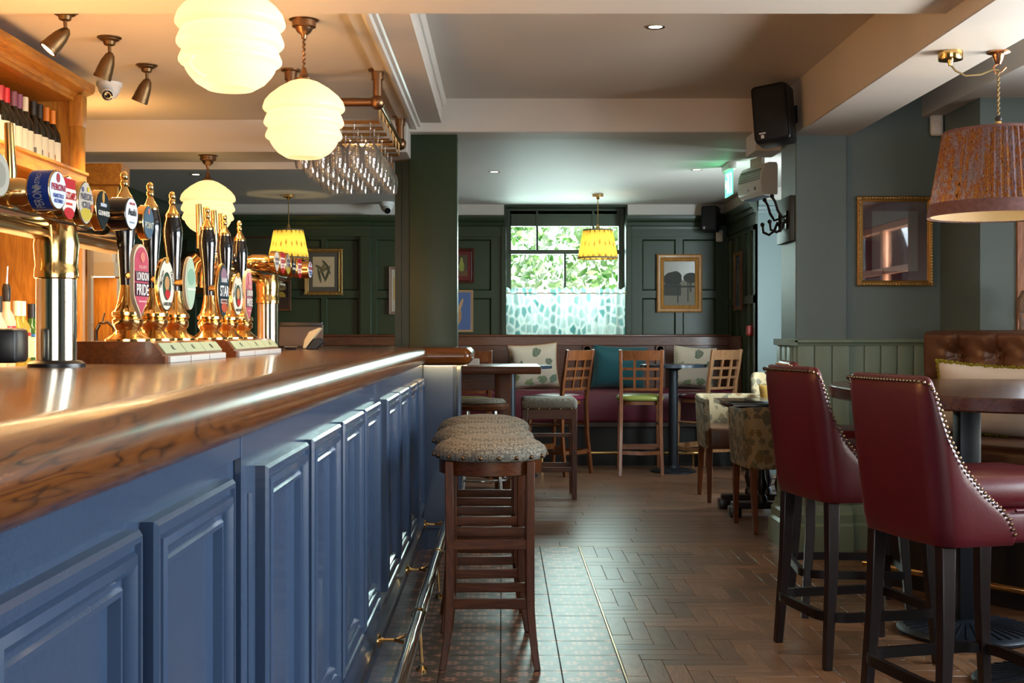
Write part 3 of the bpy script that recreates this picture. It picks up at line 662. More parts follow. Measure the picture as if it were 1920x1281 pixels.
# hand pumps on two wooden plinths
MAHO = wood('mahogany_plinth', '#55290f', '#8a4e22', 'y', 1, .3, .2, .05)
PLATE = mat('pale_green_enamel', '#b9c4a0', .4)
def plinth(y0, y1, label):
    t = thing('pump_plinth', label, 'pump stand', (-1.0, y0, CT)); L = y1 - y0
    prof = [(-.13, 0), (.12, 0), (.12, .018), (.112, .02), (.112, .024), (.090, .052), (.078, .057), (-.13, .057)]
    part('block', MB().prism(prof, 0, L), MAHO, t, smooth=20)
    for k in range(3):
        a = .03 + k * (L - .03) / 3; b = a + (L - .03) / 3 - .008
        part('step', MB().prism([(.1195, .001), (.126, .001), (.126, .017), (.1195, .018)], a, b), CREAM2, t, label='pale front step')
        pl = part('label_plate', MB().prism([(.1125, .0245), (.1145, .0265), (.0935, .0525), (.0905, .052)], a, b), PLATE, t, label='pale green label plate')
        me, w_, h_, cx, cy = TXT['E' if k != 2 else 'B']; me = me.copy()
        for v in me.vertices:
            u = (v.co.x - cx) / w_ * .022; z = (v.co.y - cy) / h_ * .5 + .5
            v.co = (.1152 - .021 * z + .0006, (a + b) / 2 + u, .0285 + .022 * z + .0006)
        link('lettering', me, BLACK, pl)
    return t
plinth(3.27, 3.97, 'nearer mahogany hand pump plinth with three pale label plates'); plinth(4.14, 4.96, 'farther mahogany hand pump plinth with three pale label plates')
def pump(y, label, clip, dy, rz=74):
    t = thing('hand_pump', label, 'hand pump', (-1.0, y, CT + .057), 0, 'brass hand pumps on the bar')
    part('body', MB().lathe([(.060, 0), (.060, .006), (.052, .012), (.040, .020), (.032, .030), (.034, .036), (.040, .044), (.041, .058), (.036, .064), (.042, .070), (.042, .078), (.034, .086), (.027, .105), (.022, .13), (.020, .15)], 26), BRASS, t)
    h = part('handle', MB().lathe([(.017, .148), (.018, .19), (.021, .25), (.0285, .315), (.029, .335), (.026, .355), (.020, .378)], 22), BLACKG, t, rot=(0, R(-1.2), 0))
    part('finial', MB().lathe([(.0215, .374), (.0225, .382), (.019, .388), (.012, .40), (.008, .412), (.0105, .418), (.0105, .425), (.0075, .430), (.010, .436), (.0105, .444), (.006, .452), (1e-4, .455)], 18), BRASS, h)
    part('bracket', MB().tube([(0, 0, .175), (.045, dy * .6, .175), (.068, dy * .98, .165)], [.011, .009, .008], 10), BRASSD, t)
    badge('pump_clip', t, (.07, dy, clip['z']), R(rz), clip['kind'], clip['w'], clip['h'], .011, clip['rim'], M_(clip['face']), clip['decor'], clip['texts'])
    return t
PINK = dict(kind='clip', w=.098, h=.19, z=.155, rim=mat('bone_rim', '#c9b79a', .4), face='#b9435a', decor=[('bar', .0, .012, .088, .026, '#4a1030'), ('bar', 0, -.022, .088, .034, '#4a1030'), ('shield', .004, .062, .03, .03, '#d07a6a'), ('bar', 0, -.052, .05, .004, '#d8a0a0')],
            texts=[('LONDON', 0, .012, .078, .021, '#efe9e2'), ('PRIDE', 0, -.022, .078, .028, '#efe9e2'), ("FULLER'S", 0, .036, .05, .008, '#e0b0a8')])
def ring_text(t, cx, cz, rx_, rz_, a0, a1):
    return [(ch, cx + rx_ * math.cos(R(a0 + (a1 - a0) * i / (len(t) - 1))), cz + rz_ * math.sin(R(a0 + (a1 - a0) * i / (len(t) - 1)))) for i, ch in enumerate(t)]
TAY = dict(kind='oval', w=.094, h=.15, z=.155, rim=BRASS, face='#ddd6c4', decor=[('oval', 0, -.004, .046, .078, '#2f4a3a'), ('oval', 0, .004, .026, .04, '#b98a5a'), ('shield', .003, -.026, .03, .03, '#b3262a'), ('round', 0, .068, .02, .02, '#b58a3a')],
           texts=[('TIMOTHY', -.031, .014, .052, .010, '#22241f', R(68)), ("TAYLOR'S", .031, .014, .052, .010, '#22241f', R(-68)), ('LANDLORD', 0, -.053, .046, .010, '#22241f')])
LIG = dict(kind='oval', w=.086, h=.158, z=.17, rim=mat('pale_rim', '#c9c2ac', .4), face='#a8bfa6', decor=[('leaf', 0, .018, .06, .05, '#7fa58c'), ('bar', 0, -.018, .07, .006, '#d6dccb')], texts=[])
STA = dict(kind='oval', w=.096, h=.18, z=.163, rim=BRASSD, face='#1d3a44', decor=[('leaf', 0, .05, .05, .05, '#8a6a7c'), ('bar', 0, -.002, .08, .05, '#15222c'), ('bar', 0, -.036, .052, .014, '#d9c2b4'), ('shield', 0, -.056, .048, .036, '#b04a2a')], texts=[('DARK', 0, .034, .05, .014, '#d9dfe2'), ('STAR', 0, -.002, .072, .036, '#e6ecec'), ('HOPHEAD', 0, -.036, .046, .009, '#5a2a22')])
PY = (3.345, 3.59, 3.83, 4.28, 4.545, 4.81)
pump(PY[0], 'nearest black handled brass hand pump with a pink clip', PINK, -.135, 84)
pump(PY[1], 'brass hand pump with a white oval clip beside the pink one', TAY, -.14, 77)
pump(PY[2], 'brass hand pump with a pale green oval clip', LIG, -.11, 84)
pump(PY[3], 'brass hand pump with a dark teal and red clip', STA, -.125, 80)
pump(PY[4], 'brass hand pump with a white oval clip on the farther plinth', TAY, -.165, 78)
pump(PY[5], 'farthest brass hand pump with a pink clip', PINK, -.24, 87)
# things on the bar
t = thing('pipe_shroud', 'black moulded hose shroud beside the nearest beer font', 'hose', (-1.13, 2.82, CT))
part('elbow', MB().tube([(-.16, -.06, .0), (-.16, -.05, .03), (-.13, -.03, .055), (-.07, 0, .062), (.02, .03, .058)], [.03, .03, .031, .03, .03], 14), BLACK, t)
part('collar', MB().rbox(-.05, .045, -.03, .06, .012, .09, .012, 2), BLACK, t); part('hose', MB().tube([(-.02, -.05, .0), (-.02, -.045, .08)], .005, 8), IRON, t)
t = thing('card_reader', 'small cream card reader tilted on its stand at the far end of the bar', 'card reader', (X(583, 6.1), 6.1, CT))
part('stand', MB().prism([(-.02, 0), (.03, 0), (.065, .035), (.045, .055), (.02, .05)], -.03, .03), IRON, t, bev=.003)
part('body', MB().prism([(-.035, .004), (-.028, .045), (-.005, .085), (.045, .105), (.052, .1), (-.012, .018), (-.02, .004)], -.037, .037), mat('cream_plastic', '#d8c49a', .35), t, bev=.003)
t = thing('till_screen', 'grey till screen seen from behind at the far end of the bar', 'till', (X(566, 6.6), 6.6, CT))
part('back_shell', MB().rbox(-.12, .11, -.02, .01, .005, .125, .006, 2), mat('grey_plastic', '#5b4c44', .5), t, rot=(R(-10), 0, 0)); part('top_edge', MB().rbox(-.115, .105, -.005, .03, .112, .135, .004, 2), BLACK, t)
part('foot', MB().box(-.05, .05, -.03, .06, 0, .008), BLACK, t)
t = thing('coin_tray', 'small black tray lying on the bar in front of the till', 'tray', (X(545, 5.95), 5.95, CT)); part('dish', MB().lathe([(.025, .0), (.028, .008), (.025, .009), (.022, .003), (1e-4, .003)], 16), BLACK, t); part('pen', MB().tube([(-.03, 0, .012), (.03, .005, .012)], .003, 6), CHROME, t)

# ---------------------------------------------------------------- back bar
CX = -1.95; CE = 5.94
cab = thing('back_bar_cabinet', 'amber oak back bar cabinet with a bottle shelf and deep cornice', 'cabinet', (0, 0, 0))
part('cornice', MB().prism([(CX - .5, 2.33), (CX - .06, 2.33), (CX - .05, 2.345), (CX - .01, 2.36), (CX, 2.375), (CX, 2.402), (CX - .5, 2.402)], 1.5, CE + .06), OAKX, cab, smooth=20)
part('head_board', MB().box(CX - .5, CX - .065, 1.5, CE, 2.31, 2.33), OAKX, cab)
part('end_panel', MB().box(CX - .5, CX - .08, CE - .03, CE, .0, 2.33), OAK, cab)
part('end_post', MB().rbox(CX - .085, CX - .03, CE - .045, CE + .015, .0, 2.33, .004, 2), OAK, cab)
part('post_block', MB().rbox(CX - .088, CX - .025, CE - .05, CE + .02, 2.19, 2.34, .004, 2), OAK, cab)
part('back_panel', MB().box(CX - .5, CX - .46, 1.5, CE, .9, 2.33), OAK, cab)
part('shelf', MB().box(CX - .46, CX - .03, 1.5, CE - .03, 1.945, 1.97), OAKX, cab)
part('shelf_fascia', MB().prism([(CX - .05, 1.90), (CX - .01, 1.90), (CX - .01, 1.955), (CX, 1.96), (CX, 1.972), (CX - .05, 1.972)], 1.5, CE - .03), OAKX, cab, smooth=20)
for a in (2.2, 3.1, 4.0, 4.9): part('shelf_light', MB().box(CX - .14, CX - .10, a, a + .6, 1.938, 1.944), GLOW, cab, label='warm light strip under the shelf')
part('counter', MB().box(CX - .46, CX + .12, 1.5, CE - .03, .92, .96), OAKX, cab); part('tier', MB().box(CX - .46, CX - .03, 1.5, CE - .03, .96, 1.065), OAKX, cab)
part('inner_post', MB().rbox(CX - .46, CX - .40, 5.35, 5.42, 1.065, 1.945, .004, 2), OAK, cab)
light('shelf_strip_light', 'AREA', (CX - .12, 4.3, 1.93), 7, WARM, shape='RECTANGLE', size=.05, size_y=3.2, aim=(.1, 0, -1))
part('shelf_light', MB().box(CX + .09, CX + .115, 2.6, 5.8, .961, .967), GLOW, cab, label='added glowing strip along the back counter')  # added glowing strip to go with the lamp below
light('added_ceiling_warm_light', 'AREA', (CX + .10, 4.6, .975), 26, (1, .52, .17), shape='RECTANGLE', size=.05, size_y=2.4, aim=(.12, .05, 1))  # added lamp, out of sight, to warm the ceiling over the bar
light('cornice_top_light', 'AREA', (CX - .06, 4.0, 2.425), 40, WARM, shape='RECTANGLE', size=.03, size_y=3.4, aim=(1, 0, .12))
light('bottle_shelf_light', 'AREA', (CX - .05, 4.7, 2.325), 24, (1, .72, .40), shape='RECTANGLE', size=.06, size_y=2.4, aim=(-.35, 0, -1))
# corner unit past the cabinet
cu = thing('corner_shelf_unit', 'oak corner shelf unit with a lit shelf at the end of the back bar', 'shelf', (0, 0, 0))
part('bulkhead', MB().box(-2.5, X(228, 6.5), 6.5, 6.64, Z(345, 6.5), Z(306, 6.5)), OAKX, cu, bev=.003)
part('back_board', MB().box(-2.5, X(219, 6.6), 6.60, 6.64, .0, Z(345, 6.5)), OAK, cu)
part('grey_edge', MB().box(X(166, 6.3), X(173, 6.3), 6.28, 6.32, .0, 1.9), mat('grey_edge_strip', '#8d7c68', .5), cu, label='grey metal edge strip')
part('mid_shelf', MB().box(X(173, 6.32), X(214, 6.32), 6.32, 6.6, Z(518, 6.32), Z(492, 6.32)), mat('limed_shelf', '#b09a78', .5), cu); part('shelf_light', MB().box(X(174, 6.34), X(213, 6.34), 6.35, 6.36, Z(520, 6.35), Z(518.5, 6.35)), GLOW, cu)
part('counter', MB().box(-2.5, X(214, 6.4), 6.20, 6.6, 1.05, 1.13), OAKX, cu); part('plinth', MB().box(-2.5, X(210, 6.4), 6.22, 6.6, 0, 1.05), OAK, cu)
light('corner_top_light', 'AREA', (-2.2, 6.75, Z(306, 6.5) + .02), 2.2, WARM, shape='RECTANGLE', size=.5, size_y=.15, aim=(.1, .2, 1))
light('corner_shelf_light', 'AREA', (X(193, 6.36), 6.42, Z(521, 6.36)), .7, WARM, shape='RECTANGLE', size=.09, size_y=.02, aim=(0, .3, -1))
b = part('snack_box', MB().rbox(-.055, .055, -.03, .03, 0, .13, .003, 1), mat('cream_card', '#d7c4a2', .6), None, loc=(X(194, 6.42), 6.42, Z(492, 6.32))); tag(b, 'plain cream box standing on the lit corner shelf', 'box')
def packcol():
    q = N('snack_packet'); v = q.obj((45, 45, 45)); f = q.noise(v, 1, 3, .6, 1)
    q.set(q.b.inputs['Base Color'], q.ramp(f, [(.35, lin('#c22a1e')), (.48, lin('#e08a2a')), (.56, lin('#e8d6b4')), (.68, lin('#c23a22'))])); q.b.inputs['Roughness'].default_value = .3; return q.m
b = part('snack_packet', MB().rbox(-.06, .05, -.022, .022, 0, .085, .012, 2), packcol(), None, loc=(X(195, 6.42), 6.42, Z(492, 6.32) + .131)); tag(b, 'red and orange snack packet lying on the cream box', 'packet')
t = thing('sink_tap', 'small curved sink tap behind the first beer font', 'tap', (X(180, 6.35), 6.35, 1.13)); part('spout', MB().tube([(0, 0, 0), (0, 0, .10), (.02, 0, .135), (.06, 0, .142), (.09, 0, .115), (.095, 0, .08)], .009, 8), CHROME, t); part('lever', MB().tube([(.03, -.0, .135), (.05, -.02, .19)], .004, 6), CHROME, t)
# bottles
BOT = mat('dark_bottle_glass', '#0d100a', .06, coat=.3); GRNB = mat('green_bottle_glass', '#2c5a22', .06, coat=.3); AMBB = mat('straw_bottle', '#9a8a3c', .08, coat=.3); CLRB = mat('clear_bottle', '#b9b4a4', .06, coat=.4)
LBL = mat('cream_label', '#dccfae', .6)
WINE = [(.034, 0), (.0375, .004), (.0375, .155), (.034, .178), (.022, .200), (.0155, .218), (.0145, .262)]
def wine(px, cap, label, lab2=None):
    d = (2.10) * F / (VX - px); t = thing('wine_bottle', label, 'bottle', (-2.10, d, 1.97), 0, 'wine bottles on the back bar shelf')
    part('glass', MB().lathe(WINE, 18), BOT, t); part('capsule', MB().lathe([(.0158, .222), (.0162, .284), (.0135, .286), (1e-4, .286)], 16, cap=False), mat('capsule_' + cap.strip('#'), cap, .35), t)
    part('paper_label', MB().lathe([(.0382, .03), (.0382, .135)], 18, cap=False), LBL, t)
    if lab2: part('label_print', MB().box(-.012, .012, -.041, -.0375, .05, .075), M_(lab2), t, rot=(0, 0, R(25)))
for px, cap, lb, l2 in ((1, '#a81c26', 'wine bottle with a dark red cap at the cut-off end of the shelf', None), (11, '#d01f2c', 'wine bottle with a bright red cap', None), (25, '#7c4458', 'wine bottle with a plum cap, nearer of two', None), (35.5, '#83496a', 'wine bottle with a plum cap, farther of two', None),
                    (46, '#d8cdb2', 'wine bottle with an ivory cap', None), (62, '#17130f', 'wine bottle with a black cap beside the ivory one', '#1c1a18'), (74, '#1d1812', 'wine bottle with a black and gold cap beside the orange caps', '#1c1a18'), (86, '#d9781e', 'wine bottle with an orange cap, nearer of two', '#a3662a'), (98, '#dc7c20', 'last wine bottle of the row with an orange cap', '#a3662a')): wine(px, cap, lb, l2)
SPI = [(.03, 0), (.036, .004), (.036, .17), (.03, .19), (.016, .21), (.0145, .24)]
def spirit(px, glass, cap, label, hh=1.0, pour=False, x=-2.02, band=None):
    d = -x * F / (VX - px); t = thing('spirit_bottle', label, 'bottle', (x, d, 1.065), 0, 'spirit bottles on the back counter')
    part('glass', MB().lathe([(r, z * hh) for r, z in SPI], 18), glass, t); part('paper_label', MB().lathe([(.0367, .05), (.0367, .14 * hh)], 18, cap=False), LBL, t)
    if band: part('label_band', MB().lathe([(.037, .142 * hh), (.037, .155 * hh)], 18, cap=False), M_(band), t)
    if pour:
        part('pourer', MB().lathe([(.014, .235 * hh), (.017, .25 * hh), (.017, .285 * hh), (.012, .3 * hh)], 14), BLACK, t); part('spout', MB().tube([(0, 0, .3 * hh), (.004, 0, .36 * hh)], [.005, .003], 8), CHROME, t)
    else: part('cap', MB().lathe([(.0165, .225 * hh), (.0165, .287 * hh), (1e-4, .288 * hh)], 16), mat('cap_' + cap.strip('#'), cap, .4), t)
spirit(-4, CLRB, '#1c1c1e', 'clear spirit bottle with a pink label cut by the picture edge', 1.05, False, band='#c24a3a'); spirit(12, CLRB, '#222', 'tall clear bottle with a black pourer and pale label', 1.18, True, band='#8a3a44')
spirit(31, AMBB, '#d9d2c8', 'straw coloured bottle with a white cap', 1.0); spirit(41, AMBB, '#ddd6cc', 'olive bottle with a white cap and red seal', 1.0, band='#b22a2a'); spirit(59, GRNB, '#15181f', 'green bottle with a black cap and blue neck band', .97, band='#1c5fa0'); spirit(69, CLRB, '#191c22', 'clear bottle with a black cap next to the brass pillar', .96)
# ---------------------------------------------------------------- hanging and ceiling things
GLP = [(33, 296), (48, 287), (57, 277), (62, 269), (63.5, 264), (69, 261), (71.5, 258), (71.5, 254), (68.5, 247), (65, 239), (72, 236.5), (74.5, 233), (74.5, 229), (71.5, 221), (67, 212), (74, 208.5), (76.5, 205), (76.3, 201), (73, 191), (64, 180), (48, 167), (28, 155), (15, 150.5)]
k_ = 4.97 / F; GL = [(r * k_, (296 - y) * k_) for r, y in GLP]
def globe(loc, ztop, label):
    x, d, zb = loc; t = thing('globe_pendant', label, 'pendant lamp', (x, d, zb), 0)
    part('opal_shade', MB().lathe(GL, 40, cap=False), OPAL, t, smooth=80)
    part('bulb', MB().sphere((0, 0, .16), .035, 16, 10), GLOW, t)
    ht = GL[-1][1]; part('gallery', MB().lathe([(.034, ht - .002), (.034, ht + .006), (.018, ht + .015), (.012, ht + .035), (.007, ht + .05)], 20), BRONZE, t)
    L = ztop - zb; pts = [(.0035 * math.cos(j * 1.3), .0035 * math.sin(j * 1.3), ht + .045 + (L - ht - .08) * j / 40) for j in range(41)]
    part('flex', MB().tube(pts, .0045, 6), BRONZE, t)
    part('ceiling_rose', MB().lathe([(.009, L - .075), (.012, L - .06), (.028, L - .048), (.036, L - .032), (.047, L - .028), (.047, L - .004), (.06, L)], 24), BRONZE, t)
    light('globe_light', 'POINT', (0, 0, .14), .55, (1, .54, .22), shadow_soft_size=.03, parent=t)
globe((X(432, 3.72), 3.72, Z(168, 3.72)), 2.46, 'nearest opal glass globe pendant with stacked ridges, cut by the top edge')
globe((X(570, 4.97), 4.97, Z(296, 4.97)), 2.46, 'second opal globe pendant in front of the hanging glasses')
globe((X(390, 7.45), 7.45, Z(436, 7.45)), 2.273, 'third opal globe pendant behind the hand pumps, hung lowest')
def spot(px, py, lit, aim, label):
    d = 1.24 * F / (VY - py); t = thing('ceiling_spotlight', label, 'spotlight', (X(px, d), d, 2.46), 0, 'spotlights over the back bar')
    part('mount_plate', MB().lathe([(.05, 0), (.05, -.004), (.04, -.008), (.04, -.012), (.026, -.018), (.022, -.032), (.012, -.036)], 22), SPOTM, t)
    a = Vector(aim).normalized(); q = a.to_track_quat('Z', 'Y').to_euler()
    part('stem', MB().tube([(0, 0, -.03), (.002, 0, -.075)], .007, 10), SPOTM, t)
    part('head', MB().lathe([(.007, -.016), (.019, -.004), (.029, .026), (.034, .06), (.036, .085), (.0375, .088), (.0375, .10), (.031, .10), (.029, .085), (1e-4, .07)], 22), SPOTM, t, loc=(.002, 0, -.078), rot=q)
    part('lens', MB().lathe([(.030, .098), (1e-4, .099)], 18), GLOW if lit else mat('lens_off', '#6d6048', .2), t, loc=(.002, 0, -.078), rot=q)
    p = Vector((.002, 0, -.09)) + a * .13
    light('spot_beam', 'SPOT', p, 20, (1, .62, .28), spot_size=R(75), spot_blend=.6, shadow_soft_size=.03, aim=a, parent=t)
spot(122, 22, True, (-.55, -.25, -.7), 'nearest bronze spotlight with its lamp shining at the camera')
spot(205, 70, False, (-.35, .1, -.9), 'middle bronze spotlight pointing at the bottle shelf'); spot(275, 122, False, (-.38, .1, -.9), 'farthest bronze spotlight next to the security camera')
def cctv(loc, label, s=1.0, rz=0):
    t = thing('security_camera', label, 'security camera', loc, rz)
    part('base', MB().lathe([(.062 * s, 0), (.062 * s, -.018 * s), (.055 * s, -.025 * s), (.05 * s, -.045 * s), (.03 * s, -.075 * s), (1e-4, -.08 * s)], 24), WHITE, t)
    part('eye', MB().lathe([(.024 * s, 0), (.03 * s, .03 * s), (.03 * s, .055 * s), (.026 * s, .058 * s)], 20), WHITE, t, loc=(.005, -.02, -.05 * s), rot=(R(115), 0, R(10)))
    part('lens', MB().lathe([(.025 * s, .055 * s), (.025 * s, .062 * s), (.012 * s, .064 * s), (1e-4, .06 * s)], 20), BLACKG, t, loc=(.005, -.02, -.05 * s), rot=(R(115), 0, R(10)))
cctv((X(205, 6.22), 6.22, 2.46), 'white dome security camera beside the back bar cornice'); cctv((X(725, 12.0), 12.0, 2.47), 'small white dome security camera by the far green wall', 1.2)
def down(px, py, zc, label, e=8, size=130):
    d = (zc - H) * F / (VY - py); t = thing('downlight', label, 'downlight', (X(px, d), d, zc), 0, 'recessed downlights')
    part('bezel', MB().lathe([(.044, .0), (.044, -.004), (.034, -.004), (.030, .0)], 24, cap=False), CHROME, t); part('lamp', MB().lathe([(.031, -.001), (1e-4, -.0015)], 20), GLOW, t)
    light('downlight_beam', 'SPOT', (0, 0, -.02), e, (1, .74, .45), spot_size=R(size), spot_blend=.8, shadow_soft_size=.03, aim=(0, 0, -1), parent=t)
down(1229, 50, 2.622, 'recessed downlight in the raised ceiling'); down(927, 322, 2.47, 'recessed downlight in the far ceiling just right of the green pillar'); down(1306, 318, 2.47, 'recessed downlight in the far ceiling near the exit sign')
down(367, 327, 2.47, 'recessed downlight in the far ceiling over the far lamp globe'); down(665, 185, 2.46, 'recessed downlight above the hanging glass rack')
# glass rack
RZ0 = 2.305; ya, yb = 5.9, 7.2; xl, xr = -.997, -.5875
rack = thing('glass_rack', 'bronze pipe rack hung from the ceiling for wine glasses', 'glass rack', ((xl + xr) / 2, (ya + yb) / 2, 2.46))
ox, oy = (xl + xr) / 2, (ya + yb) / 2
P = lambda x, y, z: (x - ox, y - oy, z - 2.46)
for x in (xl, xr):
    for y in (ya, yb):
        p = part('post', MB().tube([P(x, y, 2.455), P(x, y, RZ0)], .0225, 16).lathe([(.028, -.005), (.028, -.045)], 16, P(x, y, 2.455), cap=False), BRONZE, rack)
        part('flange', MB().lathe([(.045, 0), (.045, -.008), (.03, -.012), (.03, -.025)], 18, P(x, y, 2.46)), BRONZE, p); part('ball_joint', MB().sphere(P(x, y, RZ0), .036, 18, 12), BRONZE, p)
    part('side_rail', MB().tube([P(x, ya, RZ0), P(x, yb, RZ0)], .016, 12), BRASSD, rack)
for y in (ya, yb): part('cross_rail', MB().tube([P(xl, y, RZ0), P(xr, y, RZ0)], .020, 14), BRONZE, rack)
glass = thing('wine_glass', 'upturned clear wine glass hanging in the ceiling rack', 'glass', (0, 0, 0), 0, 'wine glasses in the hanging rack')
gp = [(.032, .224), (.033, .2225), (.008, .220), (.004, .212), (.0035, .150), (.006, .138), (.022, .122), (.036, .098), (.0405, .07), (.038, .03), (.033, 0)]
gl = part('bowl', MB().lathe(gp, 20, cap=False), GLASS, glass, smooth=70)
glass_m = gl.data; bpy.data.objects.remove(gl); bpy.data.objects.remove(glass)
first = True
for r_ in range(7):
    y = ya + .10 + r_ * .185
    zr = 2.225
    part('hanger_rod', MB().tube([P(xr + .0, y - .04, RZ0), P(xr, y - .04, zr), P(xl, y - .04, zr), P(xl, y - .04, RZ0)], .005, 6).tube([P(xr + .0, y + .012, RZ0), P(xr, y + .012, zr), P(xl, y + .012, zr), P(xl, y + .012, RZ0)], .005, 6), BRASSD, rack)
    for c in range(5):
        x = xl + .045 + c * .08
        g = link('wine_glass', glass_m, None, None, (x + random.uniform(-.004, .004), y - .014, zr - .219 + .0), (0, 0, random.uniform(0, 6)))
        tag(g, 'clear wine glass hanging upside down in the bronze ceiling rack', 'glass', 'wine glasses in the hanging rack')
# yellow pendants
def pleat_shade(t, rb, rt, h, n, amp, m, rim, rimm, z0=0):
    prof = [(rb + (rt - rb) * j / 6, z0 + h * j / 6) for j in range(7)]
    part('pleated_shade', MB().lathe(prof, n * 6, cap=False, wob=lambda a, j: 1 + amp * (1 - 2 * abs(((n * a / 2 / PI) % 1) * 2 - 1))), m, t, smooth=80)
    part('bottom_trim', MB().lathe([(rb * (1.004 + amp), z0 - .002), (rb * (1.004 + amp) + (rt - rb) * rim / h, z0 + rim)], 64, cap=False), rimm, t)
    part('top_trim', MB().lathe([(rt * (1.004 + amp) - (rt - rb) * .012 / h, z0 + h - .012), (rt * (1.004 + amp), z0 + h)], 64, cap=False), rimm, t)
    part('spider', MB().tube([(-rt, 0, z0 + h - .01), (rt, 0, z0 + h - .01)], .003, 6).tube([(0, -rt, z0 + h - .01), (0, rt, z0 + h - .01)], .003, 6), BRASSD, t)
GREYT = mat('grey_trim', '#6f6452', .8)
def yellow(px, label):
    d = 11.35; zb = Z(485, d); L = 2.47 - zb; t = thing('yellow_pendant', label, 'pendant lamp', (X(px, d), d, zb))
    pleat_shade(t, .182, .132, .262, 40, .012, IKAT, .012, GREYT)
    part('bulb', MB().sphere((0, 0, .13), .03, 12, 8), GLOW, t); part('lamp_holder', MB().lathe([(.02, .22), (.022, .262), (.016, .29), (.008, .31)], 14), BRASS, t)
    part('drop_rod', MB().tube([(0, 0, .30), (0, 0, L - .02)], .005, 8), BRASS, t); part('ceiling_rose', MB().lathe([(.05, L), (.05, L - .025), (.02, L - .03), (.008, L - .045)], 20), BRASS, t)
    light('pendant_light', 'POINT', (0, 0, .12), 10, (1, .74, .36), shadow_soft_size=.03, parent=t)
yellow(541, 'yellow ikat pendant lamp above the till'); yellow(1121, 'yellow ikat pendant lamp in front of the far window')
d = 4.95; t = thing('paisley_pendant', 'large pleated paisley pendant lamp over the high table', 'pendant lamp', (X(1872, d), d, Z(406, d)))
PURP = mat('braid_trim', '#6b4a48', .8, vary=.5, vscale=60)
pleat_shade(t, .262, .205, .335, 64, .022, SHADEF, .05, PURP)
part('bulb', MB().sphere((0, 0, .17), .03, 14, 10), GLOW, t); L = 2.33 - Z(406, d)
part('lining', MB().lathe([(.255, .002), (.198, .333)], 64, cap=False), cloth_light('cream_lining', lambda q: (.85, .72, .5, 1), .6), t, smooth=80)
part('lamp_holder', MB().lathe([(.015, .22), (.017, .345), (.014, .36), (.012, .375)], 14), BRASS, t); part('knob', MB().sphere((0, 0, .385), .014, 12, 8), BLACK, t)
part('flex', MB().tube([(.003 * math.cos(j), .003 * math.sin(j), .39 + (L - .46) * j / 60) for j in range(61)], .004, 6), mat('gold_flex', '#8a7448', .7), t)
part('hook_plate', MB().lathe([(.045, L), (.045, L - .005), (.025, L - .012), (.018, L - .035), (.01, L - .05)], 18).tube([(0, 0, L - .045), (-.02, 0, L - .06), (-.012, 0, L - .085), (.012, 0, L - .08), (.03, 0, L - .06)], .004, 8), mat('copper', (.75, .38, .2), .25, 1), t)
dx = X(1782, d) - X(1872, d)
part('loop_flex', MB().tube([(dx, 0, L - .05), (dx + .02, 0, L - .075), (dx + .06, 0, L - .095), (dx + .12, 0, L - .09), (-.02, 0, L - .07), (0, 0, L - .072)], .004, 6), CACHE['gold_flex'], t)
part('ceiling_rose', MB().lathe([(.048, L), (.048, L - .03), (.046, L - .034), (.012, L - .034), (.008, L - .055)], 24, (dx, 0, 0)), BRASS, t)
light('pendant_light', 'POINT', (0, 0, .16), 8.0, (1, .70, .34), shadow_soft_size=.03, parent=t)
# loudspeakers, sensors, heater, sign
def speaker(loc, rot, s, label):
    t = thing('loudspeaker', label, 'loudspeaker', loc); t.rotation_euler = rot
    part('cabinet', MB().rbox(-.085 * s, .085 * s, -.02 * s, .10 * s, -.135 * s, .135 * s, .02 * s, 3), BLACK, t)
    part('grille', MB().rbox(-.08 * s, .08 * s, -.035 * s, -.01 * s, -.13 * s, .13 * s, .018 * s, 3), mat('speaker_mesh', '#0b0b0c', .7, bump=.5, bscale=700), t)
    part('logo_plate', MB().box(-.055 * s, -.025 * s, -.037 * s, -.0345 * s, -.098 * s, -.092 * s).box(-.047 * s, -.033 * s, -.037 * s, -.0345 * s, -.118 * s, -.103 * s), WHITE, t)
    part('bracket', MB().tube([(.02 * s, .09 * s, .02), (.06 * s, .16 * s, .03)], .012 * s, 8).rbox(.03 * s, .1 * s, .15 * s, .17 * s, -.02, .08, .004, 1), BLACK, t)
speaker((X(1447, 6.85), 6.85, Z(213, 6.85)), (R(-6), R(-6), R(-28)), 1.2, 'black wall loudspeaker tilted under the near ceiling beam')
speaker((X(1330, 12.0), 12.0, Z(410, 12.0)), (R(-8), 0, R(-28)), .92, 'black loudspeaker in the far corner above the landscape painting')
def pir(loc, rz, s, label):
    t = thing('motion_sensor', label, 'sensor', loc, rz)
    part('case', MB().rbox(-.035 * s, .035 * s, -.045 * s, .0, -.06 * s, .06 * s, .018 * s, 3), WHITE, t); part('lens', MB().lathe([(.020 * s, 0), (.018 * s, .004), (1e-4, .006)], 18), CREAM2, t, loc=(0, -.044 * s, .005), rot=(R(90), 0, 0))
pir((X(1755, 7.05), 7.05, Z(236, 7.05)), R(-12), 1.02, 'white motion sensor high on the grey green wall'); pir((X(1349, 12.2), 12.2, Z(443, 12.2)), R(-10), 1.0, 'white motion sensor below the far corner loudspeaker')
